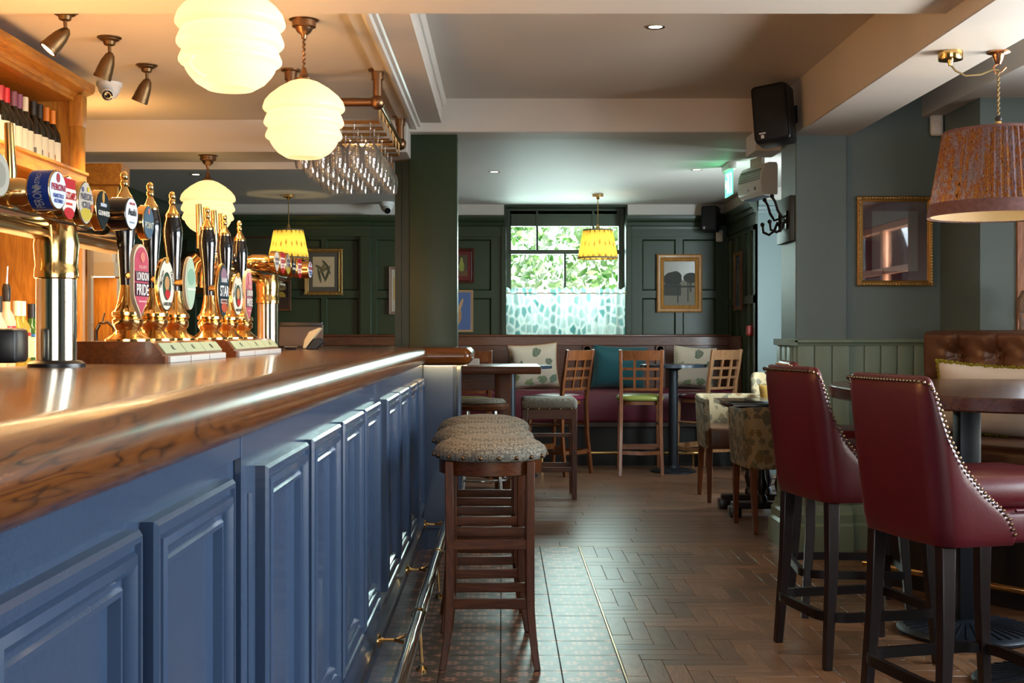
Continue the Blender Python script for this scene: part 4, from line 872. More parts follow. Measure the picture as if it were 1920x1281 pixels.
# exit sign
t = thing('exit_sign', 'green lit running man exit sign hanging from the far ceiling', 'exit sign', (X(1367, 9.3), 9.3, 2.47), R(-90))
part('housing', MB().rbox(-.15, .15, -.03, .03, -.05, 0, .006, 2), WHITE, t)
EG = mat('exit_green', (.05, .6, .25), .4, emit=(.12, .95, .42), es=.9); EW = mat('exit_white', (.9, 1, .95), .4, emit=(.8, 1, .9), es=1.2)
part('sign_plate', MB().box(-.145, .145, -.004, .004, -.235, -.048), EG, t)
part('running_figure', MB().sphere((.0, -.006, -.085), .016, 10, 6, 1).prism([(-.02, -.1), (.012, -.105), (.02, -.15), (.045, -.21), (.03, -.215), (.0, -.165), (-.03, -.215), (-.045, -.205), (-.012, -.15)], -.008, -.004), EW, t)
part('doorway', MB().prism([(.07, -.075), (.125, -.075), (.125, -.22), (.07, -.22), (.07, -.21), (.112, -.21), (.112, -.085), (.07, -.085)], -.008, -.004).prism([(-.12, -.145), (-.085, -.11), (-.085, -.135), (-.05, -.135), (-.05, -.155), (-.085, -.155), (-.085, -.18)], -.008, -.004), EW, t)
light('exit_sign_glow', 'AREA', (0, -.02, -.14), .35, (.2, 1, .5), shape='RECTANGLE', size=.25, size_y=.16, aim=(0, -1, 0), parent=t)
t = thing('wall_heater', 'white fan heater mounted high beside the exit sign', 'heater', (X(1420, 8.9), 8.9, 2.29), R(-77)); t.scale = (.95, .62, .95)
part('case', MB().prism([(-.06, -.12), (.10, -.12), (.105, -.1), (.105, .10), (.09, .125), (.0, .125), (-.05, .11), (-.095, .05), (-.105, -.02), (-.095, -.09)], -.21, .21, axis='x'), WHITE, t, bev=.006)
for k in range(5): part('vent_slat', MB().box(-.18, .18, -.112 + .006 * k, -.08 + .010 * k, .0 + k * .018, .010 + k * .018), mat('vent_grey', '#7f9c8d', .5), t)
part('switch', MB().lathe([(.014, 0), (.012, .008)], 14), BLACK, t, loc=(.1, -.096, -.06), rot=(R(90), 0, 0)); part('badge_mark', MB().box(-.03, -.01, -.1, -.094, -.07, -.045), BLACK, t); part('outlet', MB().box(-.18, .18, -.05, .08, -.126, -.118), IRON, t)
part('ceiling_bracket', MB().box(-.1, .1, -.02, .02, .12, .18), WHITE, t)
t = thing('coat_hook_board', 'black coat hooks on a dark board on the side of the pier', 'coat hooks', (1.65, 7.23, Z(413, 7.2)), R(-90))
part('board', MB().rbox(-.17, .17, -.03, 0, -.13, .13, .005, 2), mat('board_green', '#2c2b20', .5), t)
for x in (-.10, .10):
    part('hook', MB().lathe([(.022, 0), (.018, .008), (.008, .012)], 12, (x, 0, 0)).at().tube([(x, -.03, .02), (x, -.06, .01), (x, -.085, .05), (x, -.10, .10), (x, -.115, .125)], .008, 8).sphere((x, -.117, .13), .013, 10, 6).tube([(x, -.04, .0), (x, -.06, -.05), (x, -.09, -.075), (x, -.125, -.06), (x, -.13, -.02)], .008, 8).sphere((x, -.13, -.015), .013, 10, 6).rbox(x - .02, x + .02, -.04, -.028, -.06, .05, .006, 1), mat('black_iron_hook', '#1a0d0a', .35, .6), t)
t = thing('call_point', 'small red fire alarm call point on the far side wall', 'alarm', (2.2, X(0, 0) + 11.05, Z(620, 11.05)), R(-90)); part('case', MB().rbox(-.045, .045, -.045, 0, -.045, .045, .006, 2), mat('alarm_red', '#a01512', .4), t); part('plate', MB().box(-.028, .028, -.047, -.044, -.03, .026), mat('alarm_face', '#c04038', .4), t)

# ---------------------------------------------------------------- pictures
GOLD = mat('gilt_frame', (.52, .33, .12), .35, .85, bump=.5, bscale=60); GILTW = wood('gilt_wood', '#8a5a26', '#c58f4c', 'z', 1, .4, .1, .05)
FP = [(0, 0), (0, .022), (.008, .03), (.02, .026), (.03, .014), (.038, .018), (.044, .012), (.044, .004)]
def picture(name, label, x0, x1, z0, z1, y, fw, frame, mount, mw, ground, shapes, rz=0, xw=None, ornate=0, gloss=.25):
    cx, cz = (x0 + x1) / 2, (z0 + z1) / 2; w_, h_ = (x1 - x0) / 2, (z1 - z0) / 2
    t = thing(name, label, 'picture', (cx, y, cz) if xw is None else (xw, y, cz), rz)
    s = fw / .044; part('frame', MB().ring(-w_, w_, -h_, h_, [(a * s, b * min(s, 1.2)) for a, b in FP]), frame, t, smooth=25)
    if ornate:
        mb = MB(); n = int(2 * w_ / ornate)
        for i in range(n + 1):
            for zz in (-h_, h_): mb.sphere((-w_ + 2 * w_ * i / n, -.024, zz - math.copysign(fw * .35, zz)), ornate * .42, 6, 4)
        n = int(2 * h_ / ornate)
        for i in range(1, n):
            for xx in (-w_, w_): mb.sphere((xx - math.copysign(fw * .35, xx), -.024, -h_ + 2 * h_ * i / n), ornate * .42, 6, 4)
        part('carved_beading', mb, frame, t, kind='stuff')
    a, b = w_ - fw * .9, h_ - fw * .9
    if mount: part('mount', MB().box(-a, a, -.006, -.001, -b, b), M_(mount, .8), t)
    a, b = w_ - fw - mw, h_ - fw - mw; part('print', MB().box(-a, a, -.009, -.005, -b, b), ground if not isinstance(ground, str) else M_(ground, gloss), t)
    for i, (k, px_, pz_, ww, hh, col, *ro) in enumerate(shapes):
        pts = outline(k, ww * a * 2, hh * b * 2, 18) if k != 'bar' else [(-ww * a, -hh * b), (ww * a, -hh * b), (ww * a, hh * b), (-ww * a, hh * b)]
        r = R(ro[0]) if ro else 0; pts = [(p[0] * math.cos(r) - p[1] * math.sin(r) + px_ * a, p[0] * math.sin(r) + p[1] * math.cos(r) + pz_ * b) for p in pts]
        pts = [(max(-a, min(a, p[0])), max(-b, min(b, p[1]))) for p in pts]
        part('motif', MB().prism(pts, -.0095 - .0003 * i, -.009), M_(col, .6), t, smooth=0)
    return t
G = WY + .0
def wallpic(name, label, p, fw, *a, **k):
    x0, x1, y0, y1 = p; return picture(name, label, bx(x0), bx(x1), bz(y1), bz(y0), G - .004, fw, *a, **k)
wallpic('botanical_print', 'gilt framed botanical print with drooping leaves on cream paper', (571, 643, 466, 554), .042, GOLD, '#5a5044', .04, '#c9b08c',
        [('oval', -.1, -.1, .10, .55, '#4e4630', 22), ('oval', -.38, -.25, .12, .5, '#5a5138', 12), ('oval', .35, -.2, .12, .5, '#5a5138', -20), ('oval', .1, .15, .1, .5, '#6a5c3c', -60), ('oval', -.3, .25, .14, .4, '#6a5c3c', 60), ('oval', .2, .5, .12, .36, '#57503a', 40), ('oval', .45, .1, .1, .3, '#57503a', 30), ('oval', 0, .3, .16, .2, '#7d6c48')], ornate=.02)
wallpic('still_life_print', 'dark brown framed still life print with yellow fruit', (514, 546, 524, 583), .022, wood('umber_frame', '#3a1d0c', '#7a4a22', 'z', 1, .4), None, 0, '#241711', [('round', -.2, .55, .8, .22, '#8a7146'), ('round', -.2, -.1, .7, .35, '#b0892e'), ('bar', 0, -.65, 2, .5, '#3c2015')])
wallpic('pale_frame', 'narrow pale framed print half hidden by the pillar', (729, 760, 500, 590), .03, mat('pink_wood', '#8d6f5e', .5), '#bdb09c', .02, '#c9bda6', [('bar', 0, .1, 2, .6, '#cfa25a')])
wallpic('pear_print', 'dark red mounted print of a green pear', (842, 889, 466, 531), .03, wood('maroon_frame', '#30100a', '#5a2416', 'z', 1, .4), '#5f1612', .035, '#3b3420', [('oval', .0, -.1, .45, .6, '#7c8032'), ('oval', .0, .35, .25, .45, '#8a8c3a'), ('bar', 0, -.8, 2, .3, '#5a3b1c')])
wallpic('striped_print', 'pale framed print of a deer on blue and white stripes', (836, 887, 544, 623), .024, mat('blond_frame', '#b78f68', .45), None, 0, '#c9c6c2', [('bar', -.8 + .4 * i, 0, .2, 2, '#4a5f8c') for i in range(5)] + [('oval', -.1, -.2, .3, .5, '#a77c54'), ('oval', .1, .3, .14, .4, '#b98e62', -20), ('oval', -.2, .35, .1, .35, '#b98e62', 15)])
wallpic('landscape_painting', 'wooden framed landscape painting of dark trees by water', (1231, 1316, 477, 586), .07, GILTW, None, 0, '#8d8574', [('bar', 0, -.12, 2, .1, '#4a4632'), ('bar', 0, -.62, 2, .76, '#7b7464'), ('oval', -.45, .18, .6, .34, '#23251c'), ('oval', -.25, .3, .4, .26, '#262a1e'), ('oval', .75, .25, .5, .24, '#2a2c22'), ('bar', .72, 0, .05, .4, '#2b2a20'), ('bar', -.6, -.3, .7, .26, '#34362a'), ('bar', -.1, -.4, .04, .5, '#2c2b22'), ('bar', .55, -.35, .04, .5, '#3a382c'), ('bar', .1, -.15, 1.3, .04, '#2b2a22')])
picture('portrait_print', 'dark wood framed print with a blue mount on the far side wall', -.165, .165, Z(583, 11.7), Z(474, 11.7), 11.62, .04, wood('umber_frame2', '#3a1d0c', '#7a4a22', 'z', 1, .4), '#1e3a4c', .06, '#5a4f44', [('oval', 0, -.1, .6, .9, '#2e2a26'), ('oval', .1, .2, .3, .4, '#7a6656')], rz=R(-90), xw=2.196)
q = mat('glazed_print', (.34, .25, .24), .04, 0, .9, coat=1)
picture('gilt_framed_print', 'ornate gold framed print with a wine red mount behind reflecting glass', X(1606, 7.08), X(1748, 7.08), Z(537, 7.08), Z(368, 7.08), 7.08, .035, GOLD, '#6a1a28', .05, q, [], ornate=.016)
pg = part('picture_glass', MB().box(-.185, .185, -.0125, -.0115, -.225, .225), glassmat('picture_glass', (1, 1, 1), .0, 1.5, .13), bpy.data.objects['gilt_framed_print'])
# mirror and round plaque behind the pumps
t = thing('wall_mirror', 'wide wooden framed mirror on the far wall behind the hand pumps', 'mirror', ((bx(430) + bx(548)) / 2, G - .003, (bz(437) + bz(523)) / 2))
w_, h_ = (bx(548) - bx(430)) / 2, (bz(437) - bz(523)) / 2
part('frame', MB().ring(-w_, w_, -h_, h_, [(0, 0), (0, .03), (.04, .03), (.05, .012), (.05, 0)]), wood('umber_frame', '#3a1d0c', '#7a4a22', 'z'), t); part('mirror_glass', MB().box(-w_ + .045, w_ - .045, -.01, -.004, -h_ + .045, h_ - .045), mat('mirror_silver', (.45, .44, .36), .12, 1), t)
t = thing('round_plaque', 'round gilt framed fruit plaque behind the hand pumps', 'plaque', (bx(372), G - .003, bz(512)))
part('rim', MB().lathe([(.20, 0), (.205, .02), (.19, .03), (.17, .02), (.165, .008)], 40, cap=False), wood('umber_frame', '#3a1d0c', '#7a4a22', 'z'), t, rot=(R(90), 0, 0)); part('plate', MB().lathe([(.168, .008), (1e-4, .01)], 36), M_('#4a3a22', .4), t, rot=(R(90), 0, 0))
for x, z, r, c in ((-.03, .03, .05, '#9a2f1c'), (.05, -.01, .05, '#b5822a'), (-.06, -.05, .04, '#6a7a2a'), (.03, .08, .035, '#a8481f')): part('motif', MB().lathe([(r, 0), (r * .7, .006), (1e-4, .009)], 16), M_(c, .4), t, loc=(x, -.009, z), rot=(R(90), 0, 0))
# cafe curtain
cx0, cx1, cz1 = bx(947), bx(1172), bz(541)
def cur(u, v): return (cx0 + (cx1 - cx0) * u, WY - .012 + .016 * math.sin(u * 70) + .006 * math.sin(u * 37 + v * 2), 1.0 + (cz1 - 1.0) * v + (.012 * math.sin(u * 90) if v > .99 else 0))
t = thing('cafe_curtain', 'teal and white leaf print half curtain across the far window', 'curtain', (0, 0, 0))
part('voile', MB().grid(cur, 150, 8), CURT, t, smooth=80)
part('rod', MB().tube([(cx0 - .01, WY - .012, bz(550)), (cx1 + .01, WY - .012, bz(550))], .005, 8), BRASSD, t); part('rod_end', MB().sphere((cx0 - .012, WY - .012, bz(550)), .014, 10, 6).sphere((cx1 + .012, WY - .012, bz(550)), .014, 10, 6), BRASS, t)
# ---------------------------------------------------------------- seats and tables
def round_stool():
    t = thing('bar_stool', '', 'stool', (0, 0, 0), 0, 'round bar stools along the bar')
    part('cushion', MB().lathe([(.19, .752), (.205, .755), (.212, .768), (.2115, .782), (.204, .797), (.186, .811), (.155, .823), (.11, .832), (.055, .837), (1e-4, .838)], 40), RINGF, t, smooth=60)
    part('apron', MB().lathe([(.186, .70), (.192, .703), (.192, .752), (.16, .752)], 40), WALNX, t)
    mb = MB()
    for i in range(20): a = 2 * PI * (i + .5) / 20; mb.sphere((.2125 * math.cos(a), .2125 * math.sin(a), .768), .0085, 8, 5)
    part('nail_trim', mb, NAILM, t, kind='stuff')
    for sx in (-1, 1):
        for sy in (-1, 1):
            part('leg', MB().tube([(sx * .148, sy * .148, .752), (sx * .146, sy * .146, .45), (sx * .147, sy * .147, .22), (sx * .158, sy * .16, .09), (sx * .172, sy * .174, 0)], [.0215, .0215, .0215, .019, .0165], 4, sq=None), WALN, t, smooth=20, bev=.003)
    for z in (.45, .235):
        for s in (-1, 1):
            part('rung', MB().box(-.135, .135, s * .147 - .011, s * .147 + .011, z - .018, z + .018), WALNX, t, bev=.003); part('rung', MB().box(s * .147 - .011, s * .147 + .011, -.135, .135, z - .048, z - .012), WALN, t, bev=.003)
    return t
s1 = round_stool(); s1.location = (-.045, 4.70, 0); s1['label'] = 'nearest round bar stool with a studded grey fabric seat'
dup(s1, (-.078, 5.27, 0), R(3), 'second round studded bar stool from the camera along the bar'); dup(s1, (-.085, 5.86, 0), R(-2), 'third and farthest round studded bar stool along the bar')
# red bar chairs
def red_stool():
    t = thing('bar_chair', '', 'bar chair', (0, 0, 0), 0, 'oxblood leather bar chairs round the high table')
    path = []
    def arc(cx, cy, r, a0, a1, n): return [(cx + r * math.cos(R(a0 + (a1 - a0) * i / n)), cy + r * math.sin(R(a0 + (a1 - a0) * i / n))) for i in range(n + 1)]
    half = [(.235, .012 - .0112 * i) for i in range(15)] + arc(.165, -.165, .07, 0, -90, 8)[1:]
    path = half + [(.165 - .066 * i, -.235 - .006 * math.sin(PI * i / 5)) for i in range(1, 5)] + [(-x, y) for x, y in half[::-1]]
    tops = [(-.30, 1.095), (-.232, 1.095), (-.212, 1.088), (-.198, 1.05), (-.185, .96), (-.168, .90), (-.132, .835), (-.085, .77), (-.03, .72), (-.005, .685), (.006, .635), (.3, .625)]
    def toph(y):
        for (a, b), (c, d_) in zip(tops, tops[1:]):
            if a <= y <= c: return b + (d_ - b) * (y - a) / (c - a)
        return .6
    n = len(path); vs = []; nails = MB(); K = 9; cum = []
    for i, (x, y) in enumerate(path):
        p0, p1 = path[max(i - 1, 0)], path[min(i + 1, n - 1)]; tx, ty = p1[0] - p0[0], p1[1] - p0[1]; l = math.hypot(tx, ty); nx, ny = ty / l, -tx / l     # inward/outward normal
        if nx * x + ny * (y + .0) < 0 and y < -.05: nx, ny = -nx, -ny
        if y >= -.1: nx, ny = (1 if x > 0 else -1), 0
        T = toph(y); lean = lambda z: max(0, z - .62) / .47
        def pt(off, z):
            k = lean(z); return (x + nx * off * 1 + nx * .012 * k, y + ny * off - .055 * k * max(0, min(1, (.05 - y) / .2)), z)
        th = .05
        vs += [pt(-.01, .603), pt(0, .615), pt(0, (.615 + T) / 2), pt(0, T - .02), pt(-.012, T - .003), pt(-th / 2, T + .004), pt(-th + .01, T - .004), pt(-th, T - .025), pt(-th, max(.60, min(.72, T - .03)))]
        cum.append(Vector(pt(.0015, T - .014)))
    fs = [(i * K + k, i * K + k + 1, (i + 1) * K + k + 1, (i + 1) * K + k) for i in range(n - 1) for k in range(K - 1)]
    fs += [tuple(range(K)), tuple((n - 1) * K + k for k in range(K))[::-1]]
    part('shell_back', MB().add(vs, fs), REDL, t, smooth=60, sub=1)
    # nails at an even spacing along the edge
    acc = 0; last = cum[0]
    for p in cum[1:]:
        seg = (p - last).length; q = last.copy(); dirv = (p - last).normalized(); s = 0
        while acc + (seg - s) >= .0165:
            st = .0165 - acc; s += st; acc = 0; nails.sphere(tuple(last + dirv * s), .0058, 6, 4)
        acc += seg - s; last = p
    part('nail_trim', nails, NAILM, t, kind='stuff')
    part('seat_cushion', MB().rbox(-.205, .205, -.18, .285, .70, .80, .04, 4), REDL, t, smooth=60)
    part('seat_base', MB().rbox(-.229, .229, -.2, .27, .606, .705, .02, 3), REDL, t, smooth=60)
    part('piping', MB().tube([(.232, .01, .704), (.228, .25, .704), (.2, .274, .704), (0, .276, .704), (-.2, .274, .704), (-.228, .25, .704), (-.232, .01, .704)], .005, 6), REDL, t)
    for sx in (-1, 1):
        for sy in (-1, 1):
            y = .19 if sy > 0 else -.19
            part('leg', MB().tube([(sx * .185, y, .60), (sx * .195, y + sy * .006, .35), (sx * .21, y + sy * .03, 0)], [.031, .027, .021], 4), DARKW, t, smooth=20, bev=.003)
    hoop = []
    for cxs, cys, a0 in ((1, 1, 0), (-1, 1, 90), (-1, -1, 180), (1, -1, 270)): hoop += [(cxs * .135 + .095 * math.cos(R(a0 + 90 * i / 6)), cys * .135 + .095 * math.sin(R(a0 + 90 * i / 6)), .19) for i in range(7)]
    part('foot_hoop', MB().tube(hoop, .013, 6, closed=True, sq=(1.3, .8)), mat('dark_bronze_bar', '#1c1412', .35, .5), t)
    return t
r1 = red_stool(); r1.location = (1.42, 3.85, 0); r1.rotation_euler.z = R(-76); r1['label'] = 'nearest oxblood leather bar chair, its whole studded side in view'
dup(r1, (1.345, 4.78, 0), R(-78), 'second oxblood leather bar chair standing left of the nearest one'); dup(r1, (1.53, 5.55, 0), R(-95), 'third oxblood bar chair, only its back top and legs showing behind the second')
# lattice chairs
def lattice(seatm, label, loc, rz, wood_m=None):
    W = wood_m or CHAIRW
    t = thing('lattice_chair', label, 'high chair', loc, rz, 'lattice back high chairs')
    part('seat_cushion', MB().lathe([(.195, .635), (.212, .645), (.215, .66), (.203, .678), (.13, .69), (1e-4, .693)], 28, (0, 0, 0), wob=lambda a, j: (abs(math.cos(a)) ** 4 + abs(math.sin(a)) ** 4) ** -.25 * .95), seatm, t, smooth=60)
    part('seat_frame', MB().lathe([(.17, .60), (.182, .603), (.182, .645), (.1, .645)], 28, wob=lambda a, j: (abs(math.cos(a)) ** 4 + abs(math.sin(a)) ** 4) ** -.25 * .95), W, t)
    for s in (-1, 1):
        part('post', MB().tube([(s * .178, -.235, 0), (s * .170, -.195, .35), (s * .168, -.185, .62), (s * .170, -.205, .80), (s * .176, -.26, 1.075)], [.021, .021, .023, .021, .019], 4), W, t, smooth=20, bev=.003)
        part('leg', MB().tube([(s * .175, .19, 0), (s * .165, .165, .62)], [.019, .023], 4), W, t, smooth=20, bev=.003)
        part('rung', MB().tube([(s * .172, -.2, .20), (s * .185, 0, .19), (s * .172, .18, .20)], .013, 6, sq=(1.2, .7)), W, t); part('rung', MB().tube([(s * .17, -.19, .43), (s * .168, .17, .43)], .011, 6), W, t)
    def back(z, x): k = (z - .80) / .275; return (x, -.205 - .055 * k - .022 * (1 - (x / .17) ** 2), z)
    def slat(z0, z1, th, name):
        vs = []; n = 8
        for i in range(n + 1):
            x = -.165 + .33 * i / n
            for z in (z0, z1):
                a = back(z, x); vs += [(a[0], a[1] - th / 2, a[2]), (a[0], a[1] + th / 2, a[2])]
        fs = []
        for i in range(n):
            o = i * 4; fs += [(o, o + 4, o + 6, o + 2), (o + 1, o + 3, o + 7, o + 5), (o, o + 1, o + 5, o + 4), (o + 2, o + 6, o + 7, o + 3)]
        fs += [(0, 2, 3, 1), (n * 4, n * 4 + 1, n * 4 + 3, n * 4 + 2)]
        part(name, MB().add(vs, fs), W, t, smooth=30)
    slat(.985, 1.07, .022, 'top_rail')
    for z in (.737, .83, .912): slat(z - .011, z + .011, .016, 'cross_slat')
    for x in (-.056, .056): part('upright_slat', MB().tube([back(.73, x), back(.82, x), back(.9, x), back(.99, x)], .011, 4, sq=(.9, .7)), W, t, smooth=20)
    part('front_rung', MB().box(-.165, .165, .165, .185, .19, .24), W, t, bev=.003); part('back_rung', MB().tube([(-.175, -.215, .20), (0, -.235, .195), (.175, -.215, .20)], .013, 6, sq=(1.2, .7)), W, t)
    return t
SUNLITW = wood('sunlit_chair_wood', '#6a3f24', '#b98a62', 'z', 1.4, .3, .25, .08)  # the same chair wood with sunlight put into its colour
lattice(BURG, 'lattice chair with a burgundy seat turned sideways, left of the teal cushion', (.475, 10.88, 0), R(48))
lattice(OLIVE, 'lattice chair with an olive green seat seen from the back', (1.19, 10.87, 0), R(-3))
lattice(BURG, 'lattice chair in sunlit tones with a burgundy seat, nearest the far side wall', (1.80, 11.12, 0), R(37), SUNLITW)
lattice(OLIVE, 'lattice chair with an olive seat half hidden by the bar return', (-.28, 10.37, 0), R(2))
def square_stool(loc, label):
    t = thing('square_stool', label, 'stool', loc, 0)
    part('cushion', MB().rbox(-.205, .205, -.195, .195, .655, .74, .03, 4), RINGF, t, smooth=60)
    part('apron', MB().box(-.2, .2, -.19, .19, .585, .66), WALNX, t, bev=.004)
    part('nail_trim', (lambda m: [m.sphere((-.16 + .08 * i, -.197, .663), .006, 8, 5) for i in range(5)] and m)(MB()), BRASSD, t, kind='stuff')
    for sx in (-1, 1):
        for sy in (-1, 1): part('leg', MB().tube([(sx * .18, sy * .17, .66), (sx * .182, sy * .172, 0)], [.03, .024], 4), WALN, t, smooth=20, bev=.003)
    for s in (-1, 1):
        part('rung', MB().box(-.17, .17, s * .17 - .01, s * .17 + .01, .20, .235), WALNX, t, bev=.003); part('rung', MB().box(s * .18 - .01, s * .18 + .01, -.16, .16, .26, .295), WALN, t, bev=.003)
    part('foot_plate', MB().box(-.17, .17, .0, .02, .44, .47), WALNX, t, bev=.003)
square_stool((.345, 9.35, 0), 'square high stool with a patterned seat beside the wooden table')
def small_round(loc, label):
    t = thing('round_stool', label, 'stool', loc)
    part('cushion', MB().lathe([(.16, .735), (.17, .745), (.15, .765), (.08, .772), (1e-4, .773)], 28), RINGF, t, smooth=60)
    part('seat_ring', MB().lathe([(.165, .69), (.187, .70), (.19, .72), (.17, .738)], 28), WALNX, t)
    for a in (45, 135, 225, 315): c, s = math.cos(R(a)), math.sin(R(a)); part('leg', MB().tube([(c * .13, s * .13, .70), (c * .2, s * .2, 0)], .014, 10), CHROME, t)
    part('foot_ring', MB().tube([(.178 * math.cos(R(i * 15)), .178 * math.sin(R(i * 15)), .22) for i in range(24)], .009, 8, closed=True), CHROME, t)
small_round((X(903, 8.6), 8.6, 0), 'small round stool with chrome legs behind the bar return')
# wooden high table and the round tables
t = thing('wooden_high_table', 'thick topped wooden high table behind the end of the bar', 'table', (-.35, 9.5, 0))
part('table_top', MB().rbox(-.62, X(1015, 9.0) + .35, -.45, .45, .92, .975, .008, 2), WALNX, t); part('apron', MB().box(-.5, .42, -.33, .33, .80, .92), WALNX, t)
for sx, sy in ((.35, -.3), (.35, .3), (-.5, -.3), (-.5, .3)): part('leg', MB().rbox(sx - .055, sx + .06, sy - .055, sy + .055, 0, .92, .006, 2), WALN, t)
part('stretcher', MB().box(-.45, .3, -.03, .03, .15, .22), WALNX, t)
BLUT = mat('slate_blue_top', '#27303c', .25, coat=.3)
def round_table(loc, r, z, label, rb=.23):
    t = thing('round_table', label, 'table', loc)
    part('table_top', MB().lathe([(r * .9, z - .03), (r, z - .028), (r, z - .004), (r - .004, z), (1e-4, z)], 44), BLUT, t); part('pedestal', MB().lathe([(.04, .02), (.04, z - .06), (.09, z - .03)], 20), IRON, t)
    part('base_disc', MB().lathe([(rb, 0), (rb, .012), (rb * .9, .022), (.06, .035), (.04, .06)], 40), IRON, t); return t
round_table((.07, 10.64, 0), .35, .945, 'dark blue topped round table between the lattice chairs and the wooden table'); round_table((1.50, 11.0, 0), .29, .945, 'small dark round table between the two right lattice chairs', .20)
c = part('menu_card', MB().rbox(-.05, .05, -.004, .004, 0, .05, .002, 1), WHITE, None, loc=(X(886, 9.35), 9.35, .976)); tag(c, 'small white card standing on the wooden high table', 'card')
# bench along the far wall
BY = 11.45; bx0, bx1 = X(560, 11.7), X(1366, 12.1)
t = thing('wall_bench', 'long burgundy bench with a dark panelled wooden back under the far window', 'bench', (0, 0, 0))
part('seat_pad', MB().rbox(bx0, bx1 - .02, BY, 12.06, .395, .69, .035, 4), BURG, t, smooth=60); part('plinth', MB().box(bx0, bx1 - .03, BY + .06, 12.06, 0, .36), mat('bench_black', '#0d0808', .6), t)
part('seat_board', MB().box(bx0, bx1 - .02, BY + .02, 12.06, .36, .40), mat('bench_board', '#3d2f28', .5), t)
part('back_board', MB().box(bx0, bx1, 12.08, 12.2, .5, 1.19), BENCHW, t)
part('top_rail', MB().box(bx0, bx1, 12.05, 12.09, Z(648, 12.05), 1.19), BENCHW, t, bev=.004); part('cap', MB().rbox(bx0, bx1 + .01, 12.03, 12.21, 1.18, 1.202, .006, 2), BENCHW, t)
for px in (965, 1101, 1238, 640, 720, 850): part('carved_stile', MB().rbox(X(px - 9, 12.07), X(px + 9, 12.07), 12.05, 12.09, .66, Z(648, 12.06), .004, 1).lathe([(.03, 0), (.026, .012), (.01, .004), (1e-4, .01)], 12, (X(px, 12.05), 12.05, Z(655, 12.05)), 'y'), BENCHW, t)
part('end_panel', MB().rbox(bx1 - .02, bx1 + .015, 11.5, 12.2, 0, 1.19, .005, 1), BENCHW, t)
t = thing('bench_foot_rail', 'brass foot rail in front of the burgundy bench', 'foot rail', (0, 11.36, 0)); part('tube', MB().tube([(X(700, 11.36), 0, .13), (X(1320, 11.36), 0, .13)], .014, 10), BRASS, t)
for px in (800, 1017, 1158, 1300): part('foot', MB().tube([(X(px, 11.36), 0, .13), (X(px, 11.36), 0, 0)], .008, 8).lathe([(.02, 0), (.02, .006)], 12, (X(px, 11.36), 0, 0)), BRASS, t)
def cushion(name, label, loc, w_, h_, th, rot, m, edge=None, edge_m=None, pom=False):
    t = thing(name, label, 'cushion', loc); t.rotation_euler = rot
    def sf(s):
        def fn(u, v):
            a, b = u * 2 - 1, v * 2 - 1; th_ = th * (max(0, 1 - a ** 4) * max(0, 1 - b ** 4)) ** .6
            return (a * w_ / 2 * (1 - .07 * (1 - b * b)), s * th_, b * h_ / 2 * (1 - .07 * (1 - a * a)))
        return fn
    part('cover', MB().grid(sf(-1), 18, 18).grid(sf(1), 18, 18), m, t, smooth=80)
    rim = [sf(1)(u, 0) for u in [i / 12 for i in range(12)]] + [sf(1)(1, i / 12) for i in range(12)] + [sf(1)(1 - i / 12, 1) for i in range(12)] + [sf(1)(0, 1 - i / 12) for i in range(12)]
    if pom:
        mb = MB()
        for i in range(48):
            a, b = Vector(rim[i]), Vector(rim[(i + 1) % 48])
            for k in range(3): q = a.lerp(b, k / 3); mb.sphere((q.x + random.uniform(-.003, .003), q.y + random.uniform(-.005, .005), q.z), random.uniform(.008, .012), 6, 4)
        part('fringe', mb, edge_m, t, kind='stuff', label='mustard green fringe')
    elif edge: part('piping', MB().tube(rim, .005, 6, closed=True), edge_m, t)
    return t
cushion('leaf_cushion', 'cream green-leaf cushion with peach piping, behind the wooden high table', (X(1001, 11.85), 11.88, .69 + .215), .46, .43, .075, (R(14), R(-4), 0), CUSHF, 1, PEACH)
cushion('teal_cushion', 'plain teal velvet cushion on the burgundy bench', (X(1160, 11.9), 11.9, .69 + .20), .50, .41, .08, (R(14), R(3), 0), TEAL, 1, TEAL)
cushion('leaf_cushion', 'cream leaf print cushion on the bench behind the small round table', (X(1300, 11.9), 11.9, .69 + .20), .40, .40, .075, (R(14), R(4), 0), CUSHF, 1, CUSHF)
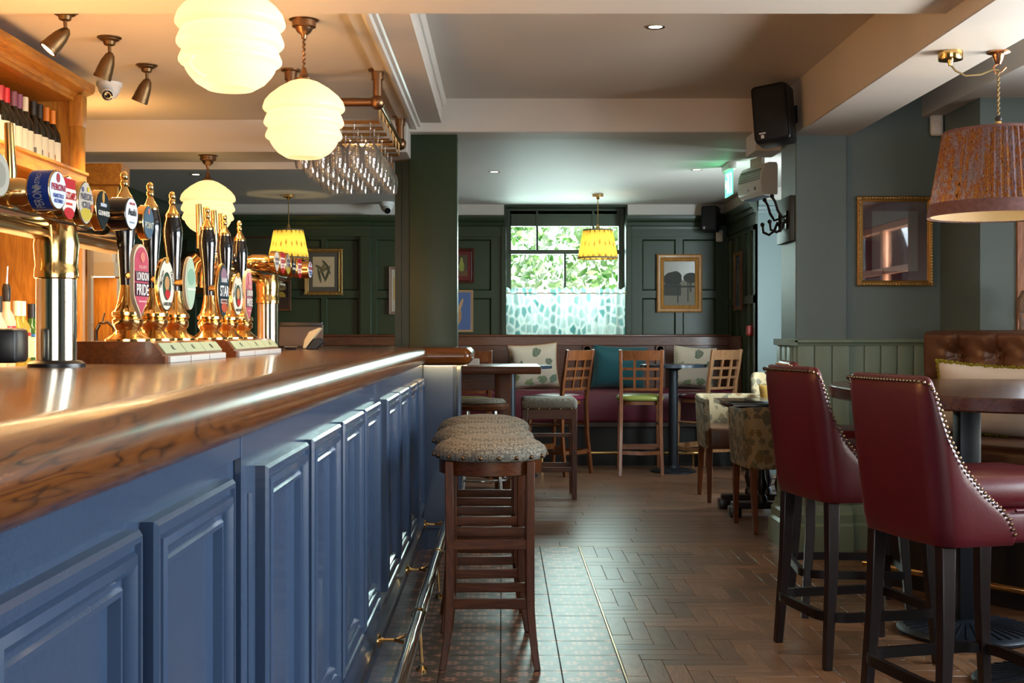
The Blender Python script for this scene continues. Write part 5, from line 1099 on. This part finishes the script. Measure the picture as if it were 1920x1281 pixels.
# tub chairs round the low table
def tub(loc, rz, label, bh=.765):
    t = thing('tub_chair', label, 'armchair', loc, rz, 'tapestry tub chairs round the low table')
    path = [(.235, .24 - .06 * i) for i in range(7)] + [(.155 + .08 * math.cos(R(a)), -.15 + .08 * math.sin(R(a))) for a in (-15, -30, -45, -60, -75, -90)] + [(.155 - .062 * i, -.23) for i in range(1, 5)]
    path = path + [(-x, y) for x, y in path[:13][::-1]]; n = len(path); vs = []; K = 8; nl = MB()
    for i, (x, y) in enumerate(path):
        p0, p1 = path[max(i - 1, 0)], path[min(i + 1, n - 1)]; tx, ty = p1[0] - p0[0], p1[1] - p0[1]; l = math.hypot(tx, ty); nx, ny = -ty / l, tx / l
        if nx * x + ny * y < 0: nx, ny = -nx, -ny
        T = .745 + (bh - .745) * max(0, min(1, (.0 - y) / .2)); th = .04
        def pt(off, z): k = (z - .39) / .4; return (x + nx * (off - .02 + .02 * k), y + ny * (off - .02 + .02 * k), z)
        vs += [pt(-.01, .385), pt(0, .39), pt(0, .58), pt(0, T - .012), pt(-.01, T), pt(-th + .01, T), pt(-th, T - .012), pt(-th, .44)]
        q = pt(.001, T - .03); nl.sphere(q, .005, 5, 3)
        if i in (0, n - 1): [nl.sphere(pt(.001, .41 + .02 * k), .005, 5, 3) for k in range(16)]
    fs = [(i * K + k, i * K + k + 1, (i + 1) * K + k + 1, (i + 1) * K + k) for i in range(n - 1) for k in range(K - 1)] + [tuple(range(K)), tuple((n - 1) * K + k for k in range(K))[::-1]]
    part('shell', MB().add(vs, fs), TAPES, t, smooth=50); part('nail_trim', nl, NAILM, t, kind='stuff')
    part('seat', MB().rbox(-.198, .198, -.18, .262, .385, .545, .03, 4), BROWNL, t, smooth=60)
    for s in (-1, 1):
        part('leg', MB().tube([(s * .185, .215, .40), (s * .187, .22, 0)], [.03, .019], 4), WALN, t, smooth=20, bev=.003); part('leg', MB().tube([(s * .18, -.18, .40), (s * .182, -.20, .22), (s * .185, -.25, 0)], [.03, .026, .019], 4), WALN, t, smooth=20, bev=.003)
    return t
ch = tub((1.67, 9.20, 0), R(180), 'tapestry tub chair with a brown leather seat facing the camera'); tub((1.70, 7.84, 0), R(4), 'tapestry tub chair seen from behind, half hidden by the pier'); tub((2.15, 9.60, 0), R(172), 'tub chair with a higher tapestry back behind the low table', .91)
c = cushion('mustard_cushion', 'mustard yellow cushion on the far tub chair', (2.10, 9.52, .70), .30, .26, .05, (R(-12), 0, 0), mat('mustard_cloth', '#7a5a1c', .9))
t = thing('trestle_table', 'dark low table on turned trestle legs beside the pier', 'table', (1.92, 8.53, 0))
part('table_top', MB().rbox(-.43, .43, -.42, .32, .725, .76, .006, 2), mat('dark_oiled_top', '#1c1510', .22, coat=.3), t)
for y in (-.22, .18):
    part('sled_foot', MB().rbox(-.40, .40, y - .035, y + .035, .055, .10, .006, 1).rbox(-.42, -.34, y - .05, y + .05, 0, .07, .01, 2).rbox(.34, .42, y - .05, y + .05, 0, .07, .01, 2), DARKW, t)
    for x in (-.20, -.08, .2): part('turned_leg', MB().lathe([(.035, .10), (.035, .13), (.022, .15), (.032, .19), (.038, .22), (.026, .26), (.022, .30), (.03, .5), (.024, .64), (.035, .66), (.035, .725)], 16, (x, y, 0)), DARKW, t)
# high table with two cast pedestals
t = thing('high_table', 'dark brown high table with rounded ends under the paisley lamp', 'table', (2.05, 4.80, 0))
pts = [(.74 * abs(math.cos(a)) ** .82 * math.copysign(1, math.cos(a)), .90 * abs(math.sin(a)) ** .82 * math.copysign(1, math.sin(a))) for a in [2 * PI * i / 72 for i in range(72)]]
TT = wood('dark_table_top', '#2a130c', '#4c2718', 'x', 1.0, .24, .3, .03)
part('table_top', MB().prism(pts, .96, 1.01, axis='z'), TT, t, smooth=30, bev=.006)
part('batten', MB().prism([(-.2, .96), (.35, .96), (.35, .90), (-.12, .90)], -.50, -.42), DARKW, t); part('batten', MB().prism([(-.45, .96), (.35, .96), (.35, .90), (-.40, .90)], .40, .48), DARKW, t)
for (px_, py_) in ((-.16, .30), (-.15, -.50)):
    p = part('pedestal', MB().rbox(px_ - .045, px_ + .045, py_ - .045, py_ + .045, .04, .96, .012, 2), IRON, t)
    part('base_disc', MB().lathe([(.27, 0), (.275, .012), (.262, .026), (.10, .05), (.05, .062)], 48, (px_, py_, 0)), IRON, p)
    mb = MB()
    for k in range(36): a = 2 * PI * k / 36; mb.tube([(px_ + .09 * math.cos(a), py_ + .09 * math.sin(a), .052), (px_ + .25 * math.cos(a), py_ + .25 * math.sin(a), .029)], .0045, 4)
    part('cast_rib', mb, IRON, p, kind='stuff')
# leather sofa across the bay
t = thing('leather_sofa', 'high tufted brown leather bench seat behind the high table', 'sofa', (2.20, 6.43, 0), R(-52.3))
L = 1.0
but = [(.20 + .206 * i, 1.105) for i in range(6)] + [(.097 + .206 * i, .94) for i in range(7)]
def tuft(u, v):
    x, z = u * L, .70 + v * .53; d_ = 0
    for bx_, bz_ in but:
        r = math.hypot(x - bx_, z - bz_); d_ += .05 * math.exp(-(r / .04) ** 2) + .010 * math.exp(-(r / .09) ** 2) * (1 + .5 * math.cos(7 * math.atan2(z - bz_, x - bx_)))
    e = min(x, L - x, 1.23 - z) / .03; e = max(0, min(1, e)); 
    for bx_, bz_ in but[:6]:
        if z > bz_: d_ += .012 * math.exp(-((x - bx_) / .012) ** 2)
    return (x, -.10 * math.sqrt(max(0, 1 - (1 - e) ** 2)) + min(d_, .05), z)
part('tufted_back', MB().grid(tuft, 150, 60), BROWNL, t, smooth=80); part('back_frame', MB().rbox(.0, L, -.03, .08, .25, 1.232, .02, 3), BROWNL, t)
part('buttons', (lambda m: [m.sphere((a, -.055, b), .011, 8, 5) for a, b in but] and m)(MB()), BROWNL, t, kind='stuff')
part('seat_pad', MB().rbox(.0, L, -.56, -.05, .55, .72, .04, 4), BROWNL, t, smooth=60); part('base', MB().box(.02, L, -.50, .05, 0, .56), mat('sofa_base', '#120a08', .5), t)
t = thing('sofa_foot_rail', 'brass foot rail along the dark base of the leather seat', 'foot rail', (1.74, 6.03, .11), R(-52.3)); part('tube', MB().tube([(0, 0, 0), (1.0, 0, 0)], .016, 12), BRASS, t)
for x in (.05, .5, .95): part('foot', MB().tube([(x, 0, 0), (x, 0, -.11)], .008, 8), BRASS, t)
cushion('white_cushion', 'white linen cushion with a mustard fringe on the leather seat', (2.345, 6.0, .72 + .175), .52, .36, .075, (R(12), R(3), R(-35)), CUSHW, 1, mat('mustard_fringe', '#7d7413', .9), True)
# carved figure on the bay sill
CARV = wood('carved_grey_wood', '#4a3628', '#9a8270', 'z', 2, .55, 0, .05)
t = thing('carved_figure', 'carved wooden figure of a standing animal cut off by the picture edge', 'ornament', (X(1925, 6.28), 6.28, 1.234))
part('body', MB().tube([(-.03, 0, .09), (-.02, 0, .13), (.0, 0, .17), (.05, 0, .18)], [.018, .035, .035, .03], 12), CARV, t)
for x in (-.028, .012): part('leg', MB().tube([(x, 0, .11), (x - .006, 0, .07), (x + .004, 0, .035), (x + .002, 0, .0)], [.018, .010, .011, .012], 8), CARV, t)
part('plinth', MB().rbox(-.06, .09, -.03, .03, -.012, .002, .004, 1), CARV, t)
